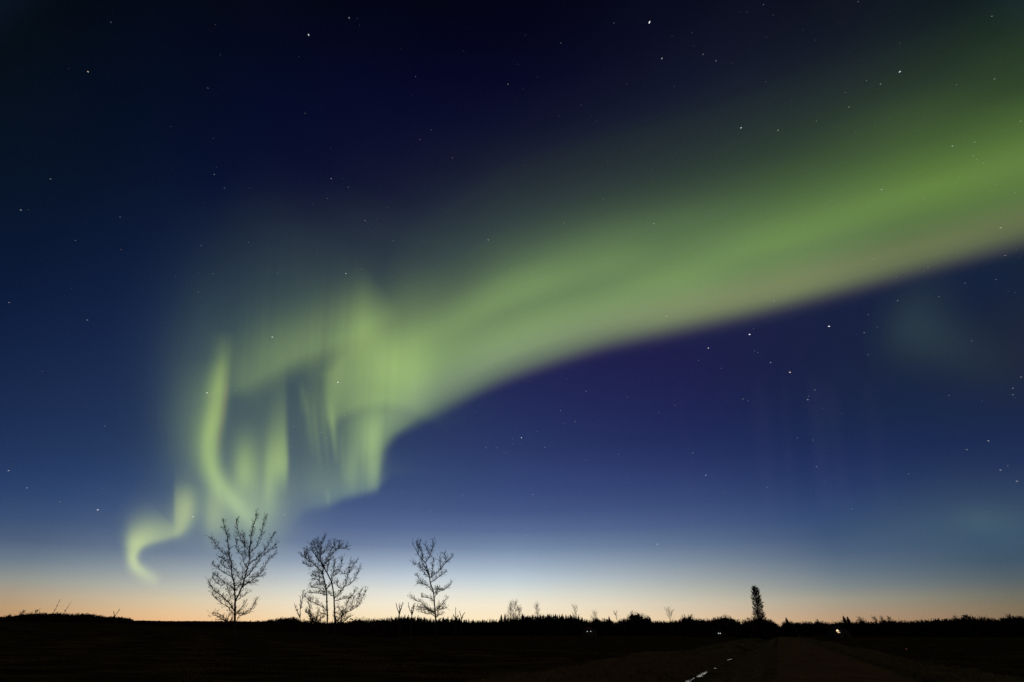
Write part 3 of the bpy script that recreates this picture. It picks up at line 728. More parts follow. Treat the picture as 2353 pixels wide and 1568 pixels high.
T1 = [
 [(668,1568,11),(670,1360,11),(672,1250,10),(674,1150,9),(685,1115,9)],
 [(674,1140,7),(672,1080,6.5),(668,1020,6),(665,960,5.5),(655,900,5),(640,850,4.5),(632,780,4),(630,700,4),(612,650,3.4),(605,570,3),(595,500,2.4),(585,420,2.1),(565,340,1.9),(550,285,1.6),(545,240,1.4)],
 [(682,1120,8),(710,1070,7.5),(735,1010,7.5),(755,965,7),(775,900,6.5),(795,830,6),(810,760,5),(825,720,4.6),(835,650,4),(835,590,3.6),(840,520,3.2),(850,430,2.9),(865,350,2.6),(880,280,2.2),(905,210,1.8),(915,145,1.4)],
 [(835,600,3),(880,560,2.8),(920,500,2.6),(945,430,2.4),(970,360,2.2),(985,290,1.9),(1010,230,1.7),(1027,185,1.4)],
 [(832,580,3),(800,535,2.6),(750,470,2.4),(715,390,2.2),(700,320,1.9),(688,260,1.6),(688,215,1.3)],
 [(825,722,3.2),(870,690,2.8),(930,645,2.8),(975,600,2.6),(1020,540,2.4),(1060,470,2.2),(1090,410,1.9),(1120,370,1.5)],
 [(975,620,2.4),(1005,605,2.2),(1050,570,2),(1100,530,1.8),(1140,490,1.4)],
 [(792,872,3.6),(850,810,3.2),(900,740,3),(940,680,2.8),(975,630,2.4)],
 [(757,972,3.4),(820,930,3),(880,890,2.7),(940,840,2.5),(985,790,2.2),(1020,710,1.9),(1070,650,1.7),(1125,600,1.3)],
 [(676,1012,3.4),(720,960,3.2),(745,900,3),(750,850,2.6),(760,800,2.2),(752,740,1.8)],
 [(608,645,2.6),(550,605,2.5),(510,570,2.4),(470,520,2.2),(440,475,2),(410,430,1.7),(398,415,1.3)],
 [(632,742,2.6),(590,700,2.3),(550,670,2),(520,650,1.7),(490,635,1.3)],
 [(668,1022,2.8),(630,980,2.6),(590,950,2.5),(540,915,2.2),(500,880,2),(470,850,1.7),(430,840,1.3)],
 [(640,862,2.4),(600,845,2.3),(560,820,2.2),(510,790,2),(480,750,1.8),(450,740,1.6),(415,715,1.2)],
 [(668,1255,3.6),(640,1200,3.3),(600,1150,3.2),(560,1110,3),(520,1070,2.8),(470,1040,2.6),(430,1010,2.3),(400,960,2),(370,905,1.4)],
 [(665,1290,3),(620,1240,2.8),(590,1195,2.6),(540,1170,2.4),(500,1140,2.2),(450,1100,2),(430,1070,1.7),(410,1030,1.3)],
 [(668,1370,2.6),(610,1368,2.4),(560,1360,2.4),(520,1330,2.2),(470,1300,2),(430,1290,1.7),(415,1270,1.3)],
 [(676,1268,2.8),(740,1275,2.6),(800,1275,2.4),(840,1250,2.2),(870,1200,2),(900,1140,1.7),(925,1100,1.2)],
 [(676,1370,2.6),(700,1340,2.4),(720,1300,2),(760,1290,1.6),(790,1280,1.2)],
 [(680,1300,2.2),(710,1250,2.1),(740,1210,2),(770,1180,1.7),(795,1150,1.3)],
 [(690,1130,2),(730,1100,1.8),(770,1070,1.6),(810,1030,1.2)],
 [(775,905,2),(840,930,1.8),(900,930,1.4)],
 [(820,868,1.8),(880,860,1.6),(950,850,1.5),(1000,855,1.2)],
 [(672,958,2),(705,958,1.8),(745,950,1.5),(790,960,1.2)],
 [(740,905,2.2),(700,840,2),(690,790,1.8),(640,760,1.4)],
 [(808,770,2.2),(770,700,2),(760,640,1.8),(700,560,1.6),(690,500,1.3),(675,430,1)],
 [(825,650,2),(790,600,1.9),(780,520,1.7),(775,450,1.4),(760,380,1)],
 [(628,780,2.2),(590,770,2),(540,740,1.7),(505,690,1.4)],
 [(600,1150,1.8),(620,1080,1.6),(600,1020,1.4),(575,960,1)],
 [(545,915,1.6),(520,960,1.5),(440,900,1.2),(420,860,1)],
]
traced_tree('bare_tree', 'tallest leafless tree at the far left of the standing trees, forked trunk leaning right', 'tree', T1, zmap(402.1,.20515), zmap(1148.9,.20515), 1471, 'leafless trees along the left field', twig=.95, buds=.55, seed=3)
T2L = [
 [(520,1568,9),(520,1360,9),(520,1200,8.5),(515,1100,8),(512,1000,7.5),(505,900,7),(490,830,6.5),(475,770,6),(462,700,5.5),(470,650,5),(475,600,4.4)],
 [(475,640,4.2),(440,560,4),(430,480,3.6),(425,400,3.2),(430,340,2.8),(460,280,2.2),(490,220,1.6)],
 [(440,560,3),(400,500,2.8),(350,440,2.5),(320,400,2.2),(320,340,1.9),(310,300,1.4)],
 [(458,705,3.6),(400,630,3.4),(350,590,3.2),(320,560,3),(260,520,2.4),(220,490,2),(185,480,1.4)],
 [(430,475,2.6),(370,380,2.3),(350,330,2),(335,290,1.4)],
 [(425,420,2.6),(400,340,2.2),(380,255,1.4)],
 [(512,905,3),(540,860,2.8),(575,820,2.4)],
 [(518,1195,3),(470,1150,2.8),(420,1120,2.6),(370,1090,2.4),(320,1070,2.2),(270,1040,1.9),(215,990,1.4)],
 [(512,990,2.6),(450,965,2.4),(400,960,2.2),(340,955,1.9),(280,950,1.4)],
 [(510,960,2.6),(440,920,2.4),(390,890,2.2),(330,880,1.9),(290,850,1.4)],
 [(492,850,2.4),(430,820,2.2),(390,780,1.9),(330,765,1.4)],
 [(464,720,2.4),(400,690,2),(350,690,1.5)],
 [(430,470,2.6),(480,420,2.4),(520,370,2.1),(525,310,1.5)],
 [(350,590,2.2),(300,610,2),(250,590,1.7),(205,560,1.2)],
 [(260,520,2),(230,450,1.8),(215,420,1.3)],
 [(290,545,2),(270,450,1.8),(240,385,1.3)],
 [(475,770,2.4),(420,740,2.2),(370,740,1.9),(325,700,1.4)],
 [(520,1250,2.4),(460,1225,2.2),(400,1262,1.9),(340,1300,1.5)],
 [(518,1360,2.6),(440,1352,2.6),(370,1340,2.4),(320,1290,2.2),(290,1240,1.9),(240,1205,1.4)],
 [(505,930,2),(470,860,1.8),(430,850,1.5),(380,840,1.2)],
 [(470,620,2.6),(500,560,2.4),(540,470,2.2),(560,410,1.9),(590,350,1.4)],
]
T2R = [
 [(622,1568,9),(620,1360,9),(615,1200,8.5),(610,1100,8.2),(610,1020,8),(600,950,7.5),(590,880,7),(575,810,6.5),(550,760,6),(520,700,5.5),(490,650,5),(470,600,4.4),(440,550,3.8),(400,520,3),(360,470,2.2)],
 [(520,690,3.2),(530,600,3),(550,520,2.9),(580,450,2.8),(620,410,2.6),(660,380,2.4),(710,375,2.1),(760,370,1.8),(800,340,1.2)],
 [(550,520,2.2),(500,530,2),(480,560,1.6)],
 [(645,390,2),(690,340,1.8),(720,315,1.3)],
 [(628,405,2),(620,330,1.8),(605,285,1.4)],
 [(670,378,1.8),(678,330,1.7),(675,285,1.4)],
 [(577,820,3),(600,740,2.8),(640,710,2.6),(680,660,2.4),(700,600,2.1),(715,490,1.4)],
 [(600,735,2.4),(600,660,2.2),(610,600,1.9),(620,520,1.4)],
 [(618,1025,3.8),(660,970,3.6),(720,910,3.4),(760,840,3),(780,760,2.6),(800,680,2.3),(810,620,2),(830,555,1.4)],
 [(798,690,2),(850,640,1.8),(878,550,1.3)],
 [(750,868,2.4),(820,840,2.2),(870,780,2),(910,710,1.7),(945,625,1.2)],
 [(700,900,2),(650,865,1.9),(640,800,1.5)],
 [(620,1345,3.4),(680,1280,3.2),(740,1220,3),(800,1200,2.8),(860,1165,2.5),(920,1120,2.3),(960,1060,2),(1000,980,1.7),(1035,920,1.2)],
 [(740,1215,2.2),(780,1100,2),(810,1030,1.8),(870,960,1.5),(890,920,1.1)],
 [(885,1140,2),(920,1060,1.8),(940,990,1.5),(965,915,1.1)],
 [(618,1060,2.4),(700,1040,2.1),(770,1025,1.8),(830,1015,1.2)],
 [(608,1010,3.2),(560,970,3),(520,940,2.8)],
 [(620,1200,2),(660,1230,1.9),(700,1250,1.6),(760,1260,1.2)],
 [(690,660,2),(640,650,1.8),(600,690,1.5)],
 [(790,720,1.8),(740,700,1.6),(715,715,1.2)],
 [(720,1235,1.8),(690,1180,1.6),(650,1140,1.3)],
 [(820,1195,1.8),(850,1080,1.6),(860,1010,1.2)],
]
traced_tree('bare_tree', 'leafless tree with crown spread left, left one of the close pair', 'tree', T2L, zmap(660.6,.17584), zmap(1194.8,.17584), 1473, 'leafless trees along the left field', twig=1.25, buds=.6, seed=5)
traced_tree('bare_tree', 'leafless tree with long limbs reaching right, right one of the close pair', 'tree', T2R, zmap(660.6,.17584), zmap(1194.8,.17584), 1473, 'leafless trees along the left field', twig=1.15, buds=.5, seed=8)
T3 = [
 [(632,1500,8.5),(628,1250,9),(625,1150,8.5),(615,1050,8),(610,960,7.8),(600,880,7.2),(590,840,7),(570,790,6.5),(555,740,6),(550,690,5.5),(540,630,5),(515,570,4.5),(500,500,4),(460,460,3.6),(430,420,3.2),(400,390,2.8),(380,340,2.3),(340,270,1.7),(322,235,1.2)],
 [(500,495,2.8),(530,440,2.6),(560,390,2.4),(580,330,2.1),(600,260,1.8),(592,200,1.2)],
 [(405,392,2.4),(410,300,2),(425,215,1.3)],
 [(458,455,2.4),(460,380,2),(430,330,1.5),(370,215,1)],
 [(540,645,2.6),(500,600,2.4),(460,570,2.3),(410,520,2),(350,510,1.7),(328,480,1.3)],
 [(550,692,2.6),(500,650,2.4),(450,590,2),(420,555,1.5)],
 [(552,700,3),(600,660,2.8),(650,620,2.6),(690,590,2.5),(730,530,2.3),(780,480,2),(830,430,1.7),(850,400,1.2)],
 [(690,590,2.2),(690,500,2),(685,420,1.3)],
 [(572,750,2.6),(620,720,2.4),(660,690,2.3),(700,660,2),(765,615,1.4)],
 [(572,700,2.4),(585,600,2.2),(590,540,1.9),(605,440,1.3)],
 [(595,885,2.6),(550,820,2.4),(500,790,2.3),(450,760,2),(410,700,1.8),(380,640,1.3)],
 [(500,790,2),(450,770,1.8),(388,765,1.2)],
 [(594,842,2.2),(660,840,1.9),(705,852,1.3)],
 [(604,895,2.4),(680,870,2.1),(740,840,1.8),(830,780,1.2)],
 [(610,1002,2.4),(560,960,2.1),(500,950,1.8),(440,935,1.2)],
 [(622,1135,2.8),(560,1120,2.6),(500,1090,2.3),(440,1080,2),(400,1080,1.4)],
 [(622,1150,2.4),(520,1112,2.2),(440,1100,1.9),(375,1115,1.3)],
 [(624,1175,2.6),(580,1140,2.4),(540,1100,2.2),(480,1060,2),(440,1010,1.8),(400,1000,1.6),(350,980,1.4),(305,940,1)],
 [(624,1200,2.6),(570,1165,2.3),(500,1160,2),(440,1130,1.4)],
 [(620,1118,2.4),(680,1080,2.1),(730,1020,1.8),(768,965,1.3)],
 [(624,1128,2.4),(700,1100,2),(780,1085,1.3)],
 [(626,1230,2.4),(650,1180,2.1),(670,1120,1.8),(690,1030,1.2)],
 [(626,1200,2),(670,1180,1.8),(720,1163,1.2)],
 [(548,690,2),(480,530,1.8),(450,480,1.5),(440,420,1.1)],
 [(760,500,1.7),(760,440,1.5),(740,370,1)],
 [(560,400,1.7),(520,330,1.5),(495,260,1)],
 [(612,960,1.8),(640,900,1.6),(655,800,1.2)],
]
traced_tree('bare_tree', 'slender leafless tree standing alone, rightmost of the standing trees', 'tree', T3, zmap(890.4,.17584), zmap(1206.3,.17584), 1470, 'leafless trees along the left field', twig=1.25, buds=.28, seed=11)

# saplings and brush around the big trees
def sapling(label, name, stems, base_y, seed, group=None, cat='sapling', twig=.8, r=2.2, twl=.7, buds=0.1):
    L = [[(x, y, r*(1-.6*i/(len(s)-1))) for i, (x, y) in enumerate(s)] for s in stems]
    return traced_tree(name, label, cat, L, lambda v: v, lambda v: v, base_y, group, twig, buds, 1.0, seed, .3, twl)
G1 = 'thin saplings and brush by the bare trees'
sapling('thin bare sapling with straight twin stems just left of the close pair of trees', 'sapling', [[(689.6,1470),(689.6,1430),(689.6,1415),(690,1397),(690.5,1370)],[(689.5,1420),(683,1406),(677,1390)],[(690,1400),(694,1380),(697,1356)]], 1471, 21, G1, r=1.0)
sapling('low spreading brush at the left foot of the close pair of trees', 'brush', [[(722,1470),(722,1432),(716,1424),(708,1412),(703,1400)],[(722,1432),(712,1428),(698,1430)],[(724,1436),(712,1418),(712,1395),(708,1385)],[(724,1434),(738,1420),(745,1414)],[(722,1434),(730,1418),(732,1402)]], 1471, 22, G1, 'brush', 1.6, .9, .9)
sapling('low brush at the right foot of the close pair of trees', 'brush', [[(780,1470),(780,1434),(788,1424),(796,1410),(800,1400)],[(780,1434),(772,1424),(768,1410)],[(782,1434),(796,1424),(806,1416)],[(780,1436),(786,1420),(786,1400)]], 1471, 23, G1, 'brush', 1.6, .8, .9)
sapling('low brush under the tallest leafless tree', 'brush', [[(520,1471),(521,1430),(515,1420),(505,1412),(492,1408)],[(521,1432),(524,1418),(530,1408)],[(521,1432),(514,1424),(500,1425)],[(522,1434),(532,1424),(534,1415)]], 1472, 24, G1, 'brush', 1.2, .8, .8)
sapling('fan shaped bare sapling, left one of two left of the slender tree', 'sapling', [[(918,1455),(918,1425),(917,1410),(912,1396),(910,1385)],[(917,1412),(918,1400),(917.5,1388)],[(918,1412),(922,1398),(925,1384)]], 1456, 25, G1, twig=.6, r=1.0, twl=.5)
sapling('fan shaped bare sapling, right one of two left of the slender tree', 'sapling', [[(946,1455),(946,1425),(946,1412),(941,1400),(938,1384)],[(946,1414),(950,1400),(953,1386)],[(946,1412),(946,1400),(952,1392)]], 1456, 26, G1, twig=.6, r=1.0, twl=.5)
sapling('thin bare sapling like a mast right of the slender tree', 'sapling', [[(1047.5,1455),(1047.5,1430),(1047.2,1412),(1047,1396)],[(1047.5,1424),(1043,1416),(1041,1412)],[(1047.5,1424),(1051,1418),(1053,1414)]], 1456, 27, G1, twig=.8, r=.9, twl=.35)
sapling('small forked sapling right of the slender tree', 'sapling', [[(1060,1455),(1060.5,1425),(1058,1412),(1055,1404)],[(1060.5,1424),(1064,1414),(1068,1408)]], 1456, 28, G1, twig=.6, r=.8, twl=.4)

# ------------------------------------------------------------------ woods and single trees at the edges of the fields
def add_spruce(mb, p, h, R, w=.2, lean=(0, 0)):
    """conifer: stem and many whorls of drooping, jagged boughs"""
    n = max(9, int(h*2.6)); mb.tube([p-np.array([0,0,.3]), p+np.array([lean[0]*h, lean[1]*h, h*.97])], [.03*h*.5, .02], 4)
    for i in range(n):
        t = (i+.3+R.random()*.4)/n; z = h*(.06+.94*t); rr = h*w*1.25*(1-t)**.8*(.8+.4*R.random())+.02*h
        k = 8; a0 = R.random()*6.28; c = p+np.array([lean[0]*z, lean[1]*z, z])
        V = [c+np.array([0, 0, h*.055])]
        for j in range(k):
            a = a0+j*2*math.pi/k; q = rr*(.7+.4*R.random())
            V += [c+np.array([math.cos(a)*q, math.sin(a)*q, -h*.03*R.random()-.1*q]), c+np.array([math.cos(a+.39)*q*.62, math.sin(a+.39)*q*.62, .0])]
        T = []
        for j in range(k):
            b1 = 1+2*j; T += [(0, b1, b1+1), (0, b1+1, 1+2*((j+1) % k))]
        mb.add(np.array(V), T)
def add_bare(mb, p, h, R, spread=.22, n=22, w=.05, lean=(0, 0)):
    """leafless tree far off: stem, ascending limbs, fan of twigs"""
    top = p+np.array([lean[0]*h, lean[1]*h, h]); mb.tube([p-np.array([0,0,.3]), (p+top)/2, top], [w*1.6+.012*h*.6, .01*h*.6, w*.5], 4)
    for i in range(n):
        t = R.uniform(.18, .97); b = p+(top-p)*t; a = R.random()*6.28; L = h*spread*(1.15-t*.75)*R.uniform(.6, 1.25)
        d = np.array([math.cos(a)*.6, math.sin(a)*.6, R.uniform(.55, 1.1)]); d /= np.linalg.norm(d)
        e = b+d*L; m = b+d*L*.5+np.array([math.cos(a), math.sin(a), 0])*L*.08
        mb.tube([b, m, e], [w*.9, w*.7, w*.3], 3)
        for _ in range(4):
            q = b+(e-b)*R.uniform(.3, 1); f = q+(d+np.array([R.gauss(0,.45), R.gauss(0,.45), R.gauss(.2,.3)]))*L*R.uniform(.2, .45)
            mb.tube([q, f], [w*.55, w*.25], 3)
def add_shrub(mb, p, h, wx, R, n=160, wy=None, dense=True, sc=1.0):
    """bush: leafless twigs rising from the ground all through a rounded crown"""
    wy = wy or wx
    for i in range(n):
        a = R.random()*6.28; u = math.sqrt(R.random()); v = R.random()
        gx, gy = math.cos(a)*u, math.sin(a)*u; zt = h*math.sqrt(max(0.05, 1-u*u*.95))*(.72+.3*R.random())
        b = p+np.array([gx*wx*.45, gy*wy*.45, -.1]); e = p+np.array([gx*wx, gy*wy, zt])
        s = R.uniform(.04, .08)*sc
        mb.tube([b, (b+e)/2+np.array([gx*wx*.1, gy*wy*.1, 0]), e], [s, s*.8, s*.4], 3)
        for _ in range(5 if dense else 3):
            q = b+(e-b)*R.uniform(.25, 1); L = h*R.uniform(.06, .16)
            f = q+np.array([R.gauss(0, .6), R.gauss(0, .6), R.uniform(.3, 1)])*L
            t = np.array([R.gauss(0,1), R.gauss(0,1), R.gauss(0,1)])*(.09 if dense else .05)*sc
            mb.add(np.array([q-t, q+t, f]), [(0, 1, 2)])
        if dense:
            for _ in range(6):
                q = p+np.array([gx*wx, gy*wy, 0])*R.uniform(.3, 1)+np.array([0, 0, zt*R.uniform(.02, .82)])
                t1 = np.array([R.gauss(0,1), R.gauss(0,1), R.gauss(0,1)])*h*.085; t2 = np.array([R.gauss(0,1), R.gauss(0,1), R.gauss(0,1)])*h*.085
                mb.add(np.array([q-t1, q+t1, q+t2]), [(0, 1, 2)])
def foot(x, D):
    """ground point straight below V column x at horizontal distance D"""
    d = vdir(x, 1445.0); k = D/math.hypot(d[0], d[1]); X, Y = d[0]*k, d[1]*k; return np.array([X, Y, float(gz(X, Y))])
def height_at(x, ytop, D):
    P = ray_at(np.array([float(x)]), np.array([float(ytop)]), np.array([float(D)]))[0]; f = foot(x, D); return P[2]-f[2]
def belt(name, label, cat, sky_pts, D, step, kinds, seed, rows=(0, 7, 14), mat=M_TWIG, jit=.12, wsp=.2, lean=0.0):
    R = random.Random(seed); xs_, ys_ = zip(*sky_pts); x = xs_[0]; mb = MB()
    while x < xs_[-1]:
        yt_ = float(np.interp(x, xs_, ys_))
        for rw in rows:
            xx = x+R.uniform(-step, step)*.6; d = D+rw+R.uniform(-2, 2); h = height_at(xx, yt_, d)*(1-(jit if rw else 0)*R.random()-.02)*1.03
            if rw == 0: h *= R.uniform(.88, 1.04)
            if h < .4: continue
            p = foot(xx, d); kd = R.choices([k for k, _ in kinds], [w_ for _, w_ in kinds])[0]
            ln = (lean, 0)
            if kd == 'spruce': add_spruce(mb, p, h*R.uniform(.9, 1.12), R, wsp, ln)
            elif kd == 'bare': add_bare(mb, p, h*R.uniform(.95, 1.15), R, .2, 14, .05*D/215, ln)
            else: add_shrub(mb, p, h*1.12, h*R.uniform(.4, .65), R, 40, sc=D/215)
        x += step*R.uniform(.7, 1.3)
    o = mb.build(name, mat); tag(o, label, cat, None, 'stuff'); return o
DH, DC, DR = 330.0, 400.0, 400.0
belt('hillside_wood', 'dark leafless wood along the low rise at the far left', 'wood', [(-60,1422),(0,1417),(16,1417),(27,1413),(51,1410.5),(109,1409.5),(154,1412),(183,1411.5),(222,1415.5),(232,1418.5),(248,1416.5),(290,1421.5),(298,1425)], DH, 2.4, [('shrub',5),('bare',1)], 31, lean=.12)
belt('field_edge_wood', 'low dark brush line across the left field behind the tallest bare tree', 'wood', [(298,1427),(402,1429),(480,1428.5),(560,1428.5),(605,1427),(625,1422.5),(650,1421.5),(672,1420),(690,1427),(740,1430),(800,1428.5),(812,1424.5),(830,1424),(850,1425),(862,1424),(880,1424.5),(905,1421)], 250, 3.0, [('shrub',6),('spruce',1)], 32)
belt('spruce_wood', 'dark spruce wood along the middle of the horizon', 'wood', [(905,1420.5),(925,1418.5),(945,1418.5),(975,1423),(990,1425.5),(1010,1423.5),(1027,1422),(1040,1420.5),(1060,1423),(1080,1428),(1145,1427),(1165,1422),(1205,1419),(1240,1417.5),(1262,1415.5),(1290,1416.5),(1312,1417),(1335,1420),(1356,1428)], DC, 2.6, [('spruce',6),('shrub',2)], 33, mat=M_NEEDLE, wsp=.16)
belt('mixed_wood', 'mixed dark wood of spruces and leafless brush right of the middle', 'wood', [(1356,1429),(1372,1422),(1385,1427),(1400,1424),(1416,1431),(1430,1424),(1447,1424),(1462,1421),(1480,1420.5),(1496,1423),(1502,1428.5),(1540,1427.5),(1574,1425.5),(1580,1420)], DC, 2.6, [('spruce',2),('shrub',4),('bare',1)], 34, mat=M_TWIG, wsp=.17)
belt('hedge', 'leafless reddish hedge left of the gap where the road meets the horizon', 'hedge', [(1576,1424),(1594,1424),(1625,1423),(1654,1421),(1673,1417.5),(1679,1422),(1684,1421),(1694,1424),(1700,1432),(1702.5,1441)], 340, 2.2, [('shrub',1)], 35, rows=(0, 5))
belt('roadside_wood', 'dark wood along the right field, from the road gap to the right edge', 'wood', [(1800.5,1440),(1804,1434),(1808,1430),(1822,1430.5),(1839,1432),(1870,1430),(1888,1428.5),(1910,1432),(1940,1430),(1965,1431.5),(1990,1426.5),(2012,1432),(2043,1427),(2070,1428),(2100,1430.5),(2123,1427.5),(2168,1424.5),(2206,1422.5),(2238,1418.5),(2262,1425),(2275,1421.5),(2304,1425),(2333,1419),(2353,1418.5),(2440,1417)], DR, 2.6, [('shrub',7),('bare',.7),('spruce',.6)], 36, mat=M_TWIG, lean=-.1)

def single(name, label, cat, kind, x, ytop, D, group=None, w=None, seed=1, lean=(0,0), n=None, mat=None):
    R = random.Random(seed); p = foot(x, D); h = height_at(x, ytop, D); root = empty(name, tuple(p)); tag(root, label, cat, group)
    mb = MB(); tk = MB()
    if kind == 'spruce':
        add_spruce(mb, p, h, R, w or .2, lean); tk.tube([p-np.array([0,0,.3]), p+np.array([lean[0]*h, lean[1]*h, h*.9])], [.03*h*.6, .02], 6); mb.build('crown', mat or M_NEEDLE, root)
    elif kind == 'bare':
        add_bare(mb, p, h, R, w or .22, n or 34, .042*D/215, lean); tk.tube([p-np.array([0,0,.3]), p+np.array([lean[0]*h*.6, lean[1]*h*.6, h*.6])], [.022*h*.6+.03, .06], 6); mb.build('crown', mat or M_TWIG, root)
    elif kind == 'shrub':
        add_shrub(mb, p, h*1.13, (w or .6)*h, R, n or 150, None, True, D/215); tk.tube([p-np.array([0,0,.3]), p+np.array([0,0,h*.5])], [.06, .03], 5); mb.build('crown', mat or M_TWIG, root)
    tk.build('trunk', M_BARK, root)
    return root
GS = 'spruces along the middle wood'; GB = 'leafless trees on the skyline'
single('spruce_tree', 'small pointed spruce left of the tall leafless clump on the skyline, left one of two', 'tree', 'spruce', 1151.6, 1413, DC-4, GS, .24, 41)
single('spruce_tree', 'small pointed spruce left of the tall leafless clump on the skyline, right one of two', 'tree', 'spruce', 1160, 1412.6, DC-4, GS, .27, 42)
single('spruce_tree', 'dark spruce at the right foot of the tall leafless clump on the skyline', 'tree', 'spruce', 1201, 1411, DC-5, GS, .26, 43)
single('spruce_tree', 'broad spruce at the right end of the spruce wood', 'tree', 'spruce', 1312.6, 1413, DC-5, GS, .28, 44)
single('spruce_tree', 'small spruce just right of the broad one, below a leafless crown', 'tree', 'spruce', 1331, 1415.5, DC-5, GS, .22, 45)
single('spruce_tree', 'blunt spruce in the dip above the pair of white lights', 'tree', 'spruce', 1374, 1419, DC-5, GS, .3, 46)
single('spruce_tree', 'slim pointed spruce right of the dip, with a smaller one beside it', 'tree', 'spruce', 1402, 1417, DC-5, GS, .24, 47)
single('spruce_tree', 'small spruce beside the slim pointed one, on its left', 'tree', 'spruce', 1391.5, 1421, DC-5, GS, .24, 48)
single('spruce_tree', 'dark spruce in front of the rounded leafless bush, left one of three', 'tree', 'spruce', 1457.5, 1417, DC-6, GS, .3, 49)
single('spruce_tree', 'dark spruce in front of the rounded leafless bush, middle one of three', 'tree', 'spruce', 1478, 1415.5, DC-6, GS, .3, 50)
single('spruce_tree', 'dark spruce at the right end of the rounded leafless bush', 'tree', 'spruce', 1495, 1418, DC-6, GS, .26, 51)
single('spruce_tree', 'pointed spruce just right of the gap where the road meets the horizon', 'tree', 'spruce', 1813, 1419.5, 258, GS, .55, 52)
single('spruce_tree', 'dark conifer above the lit house, left and taller one of two', 'tree', 'spruce', 1947, 1415.6, DR-4, GS, .36, 53)
single('spruce_tree', 'dark conifer above the lit house, right one of two', 'tree', 'spruce', 1956, 1417.5, DR-4, GS, .42, 54)
for i, (x, yt_) in enumerate([(988,1420),(996,1424.5),(1027,1419.5),(1037,1418.5),(1050,1422),(1056,1423),(1108,1424),(1125.5,1422),(1130.5,1423),(1214,1415.5),(1249,1414),(1262,1413),(1268,1413),(1278,1413.5),(1302,1414.5)]):
    single('spruce_tree', 'small spruce tip sticking out of the dark spruce wood', 'tree', 'spruce', x, yt_, DC-3, 'small spruce tips of the wood', .2, 60+i)
single('bare_tree', 'leafless tree with fine twigs on the skyline, leftmost of the clump of three', 'tree', 'bare', 1173, 1386, DC-8, GB, .30, 71, n=60)
single('bare_tree', 'tallest leafless tree of the clump of three on the skyline', 'tree', 'bare', 1184.5, 1383.5, DC-8, GB, .28, 72, n=60)
single('bare_tree', 'leafless tree on the skyline, shortest and rightmost of the clump of three', 'tree', 'bare', 1194.5, 1393, DC-8, GB, .32, 73, n=60)
single('bare_tree', 'leafless tree standing alone above the spruce wood', 'tree', 'bare', 1236, 1385, DC-8, GB, .26, 74, n=60)
single('bare_tree', 'leafless tree leaning left above the right end of the spruce wood', 'tree', 'bare', 1326, 1395, DC-8, GB, .34, 75, n=44, lean=(-.06, 0))
single('bare_tree', 'low leafless tree over the brush above the pair of white lights', 'tree', 'bare', 1368, 1408, DC-8, GB, .45, 76, n=44)
single('bare_tree', 'thin leaning leafless tree with two tips left of the rounded bush', 'tree', 'bare', 1426, 1403.5, DC-8, GB, .3, 77, n=20, lean=(-.2, 0))
single('bare_tree', 'small forked leafless tree standing alone before the hedge', 'tree', 'bare', 1543.5, 1399, DC-8, GB, .38, 78, n=26)
single('bush', 'rounded leafless bush on the skyline between the dark spruces', 'bush', 'shrub', 1468, 1409.5, DC+2, None, .95, 79, n=260)
single('bush', 'leafless upright bush at the left end of the hedge', 'bush', 'shrub', 1584, 1411, 344, None, .5, 80, n=120)
single('bush', 'big dark rounded bush under the tall poplar', 'bush', 'shrub', 1745, 1422, 262, None, 1.35, 81, n=900)
single('bush', 'smaller rounded bush joining the big one on its right', 'bush', 'shrub', 1768, 1425, 266, None, .75, 82, n=300)
single('bush', 'rounded bush joining the big one on its left, beside the hedge', 'bush', 'shrub', 1718, 1425.5, 266, None, .7, 83, n=300)
single('bush', 'dark bush at the foot of the pointed spruce beside the road gap', 'bush', 'shrub', 1811, 1431, 262, None, .8, 84, n=160)
for i, (x, yt_, lab) in enumerate([(23,1403,'leaning windswept tree at the far left end of the rise, left of the other one'),(54,1402.5,'leaning windswept tree on the rise, right of the first one')]):
    single('bare_tree', lab, 'tree', 'bare', x, yt_, DH-6, 'windswept trees on the rise', .4, 90+i, lean=(.5, 0), n=30)
single('bush', 'small dark bush at the extreme left end of the rise', 'bush', 'shrub', 7, 1412.5, DH-6, None, .5, 92, n=80)
for i, (x, yt_, ln, lab) in enumerate([(106,1376,.02,'tall thin bare stem on the rise, left one of two'),(126,1378,.22,'tall thin leaning bare stem on the rise, right one of two')]):
    single('bare_tree', lab, 'tree', 'bare', x, yt_, DH-6, 'thin bare stems on the rise', .06, 94+i, lean=(ln, 0), n=40)
sapling('V shaped bare sapling at the right end of the rise', 'sapling', [[(265,1426),(264,1417),(270,1408),(275,1400)],[(264.5,1418),(262,1412),(261.5,1405)]], 1445.8, 97, None, 'sapling', .15, .8, 1.2)
GR = 'leafless trees above the right wood'
for i, (x, yt_, sp, lab) in enumerate([(1887,1424.5,.35,'low leafless crown right of the road gap'),(1988,1421,.4,'domed leafless crown right of the two conifers'),(2022,1420.5,.4,'leafless crown right of the domed one, left one of two'),(2038,1421,.4,'leafless crown right of the domed one, right one of two'),(2057,1419.5,.36,'upright leafless crown before the low stretch of the right wood'),(2212,1420.5,.45,'leafless crown left of the highest part of the right wood'),(2238,1416,.45,'highest leafless crown of the right wood'),(2272,1420,.4,'leafless crown right of the highest one'),(2336,1416.5,.45,'leafless crown at the right edge')]):
    single('bare_tree', lab, 'tree', 'bare', x, yt_, DR-3, GR, sp, 101+i, n=50, lean=(-.12, 0))

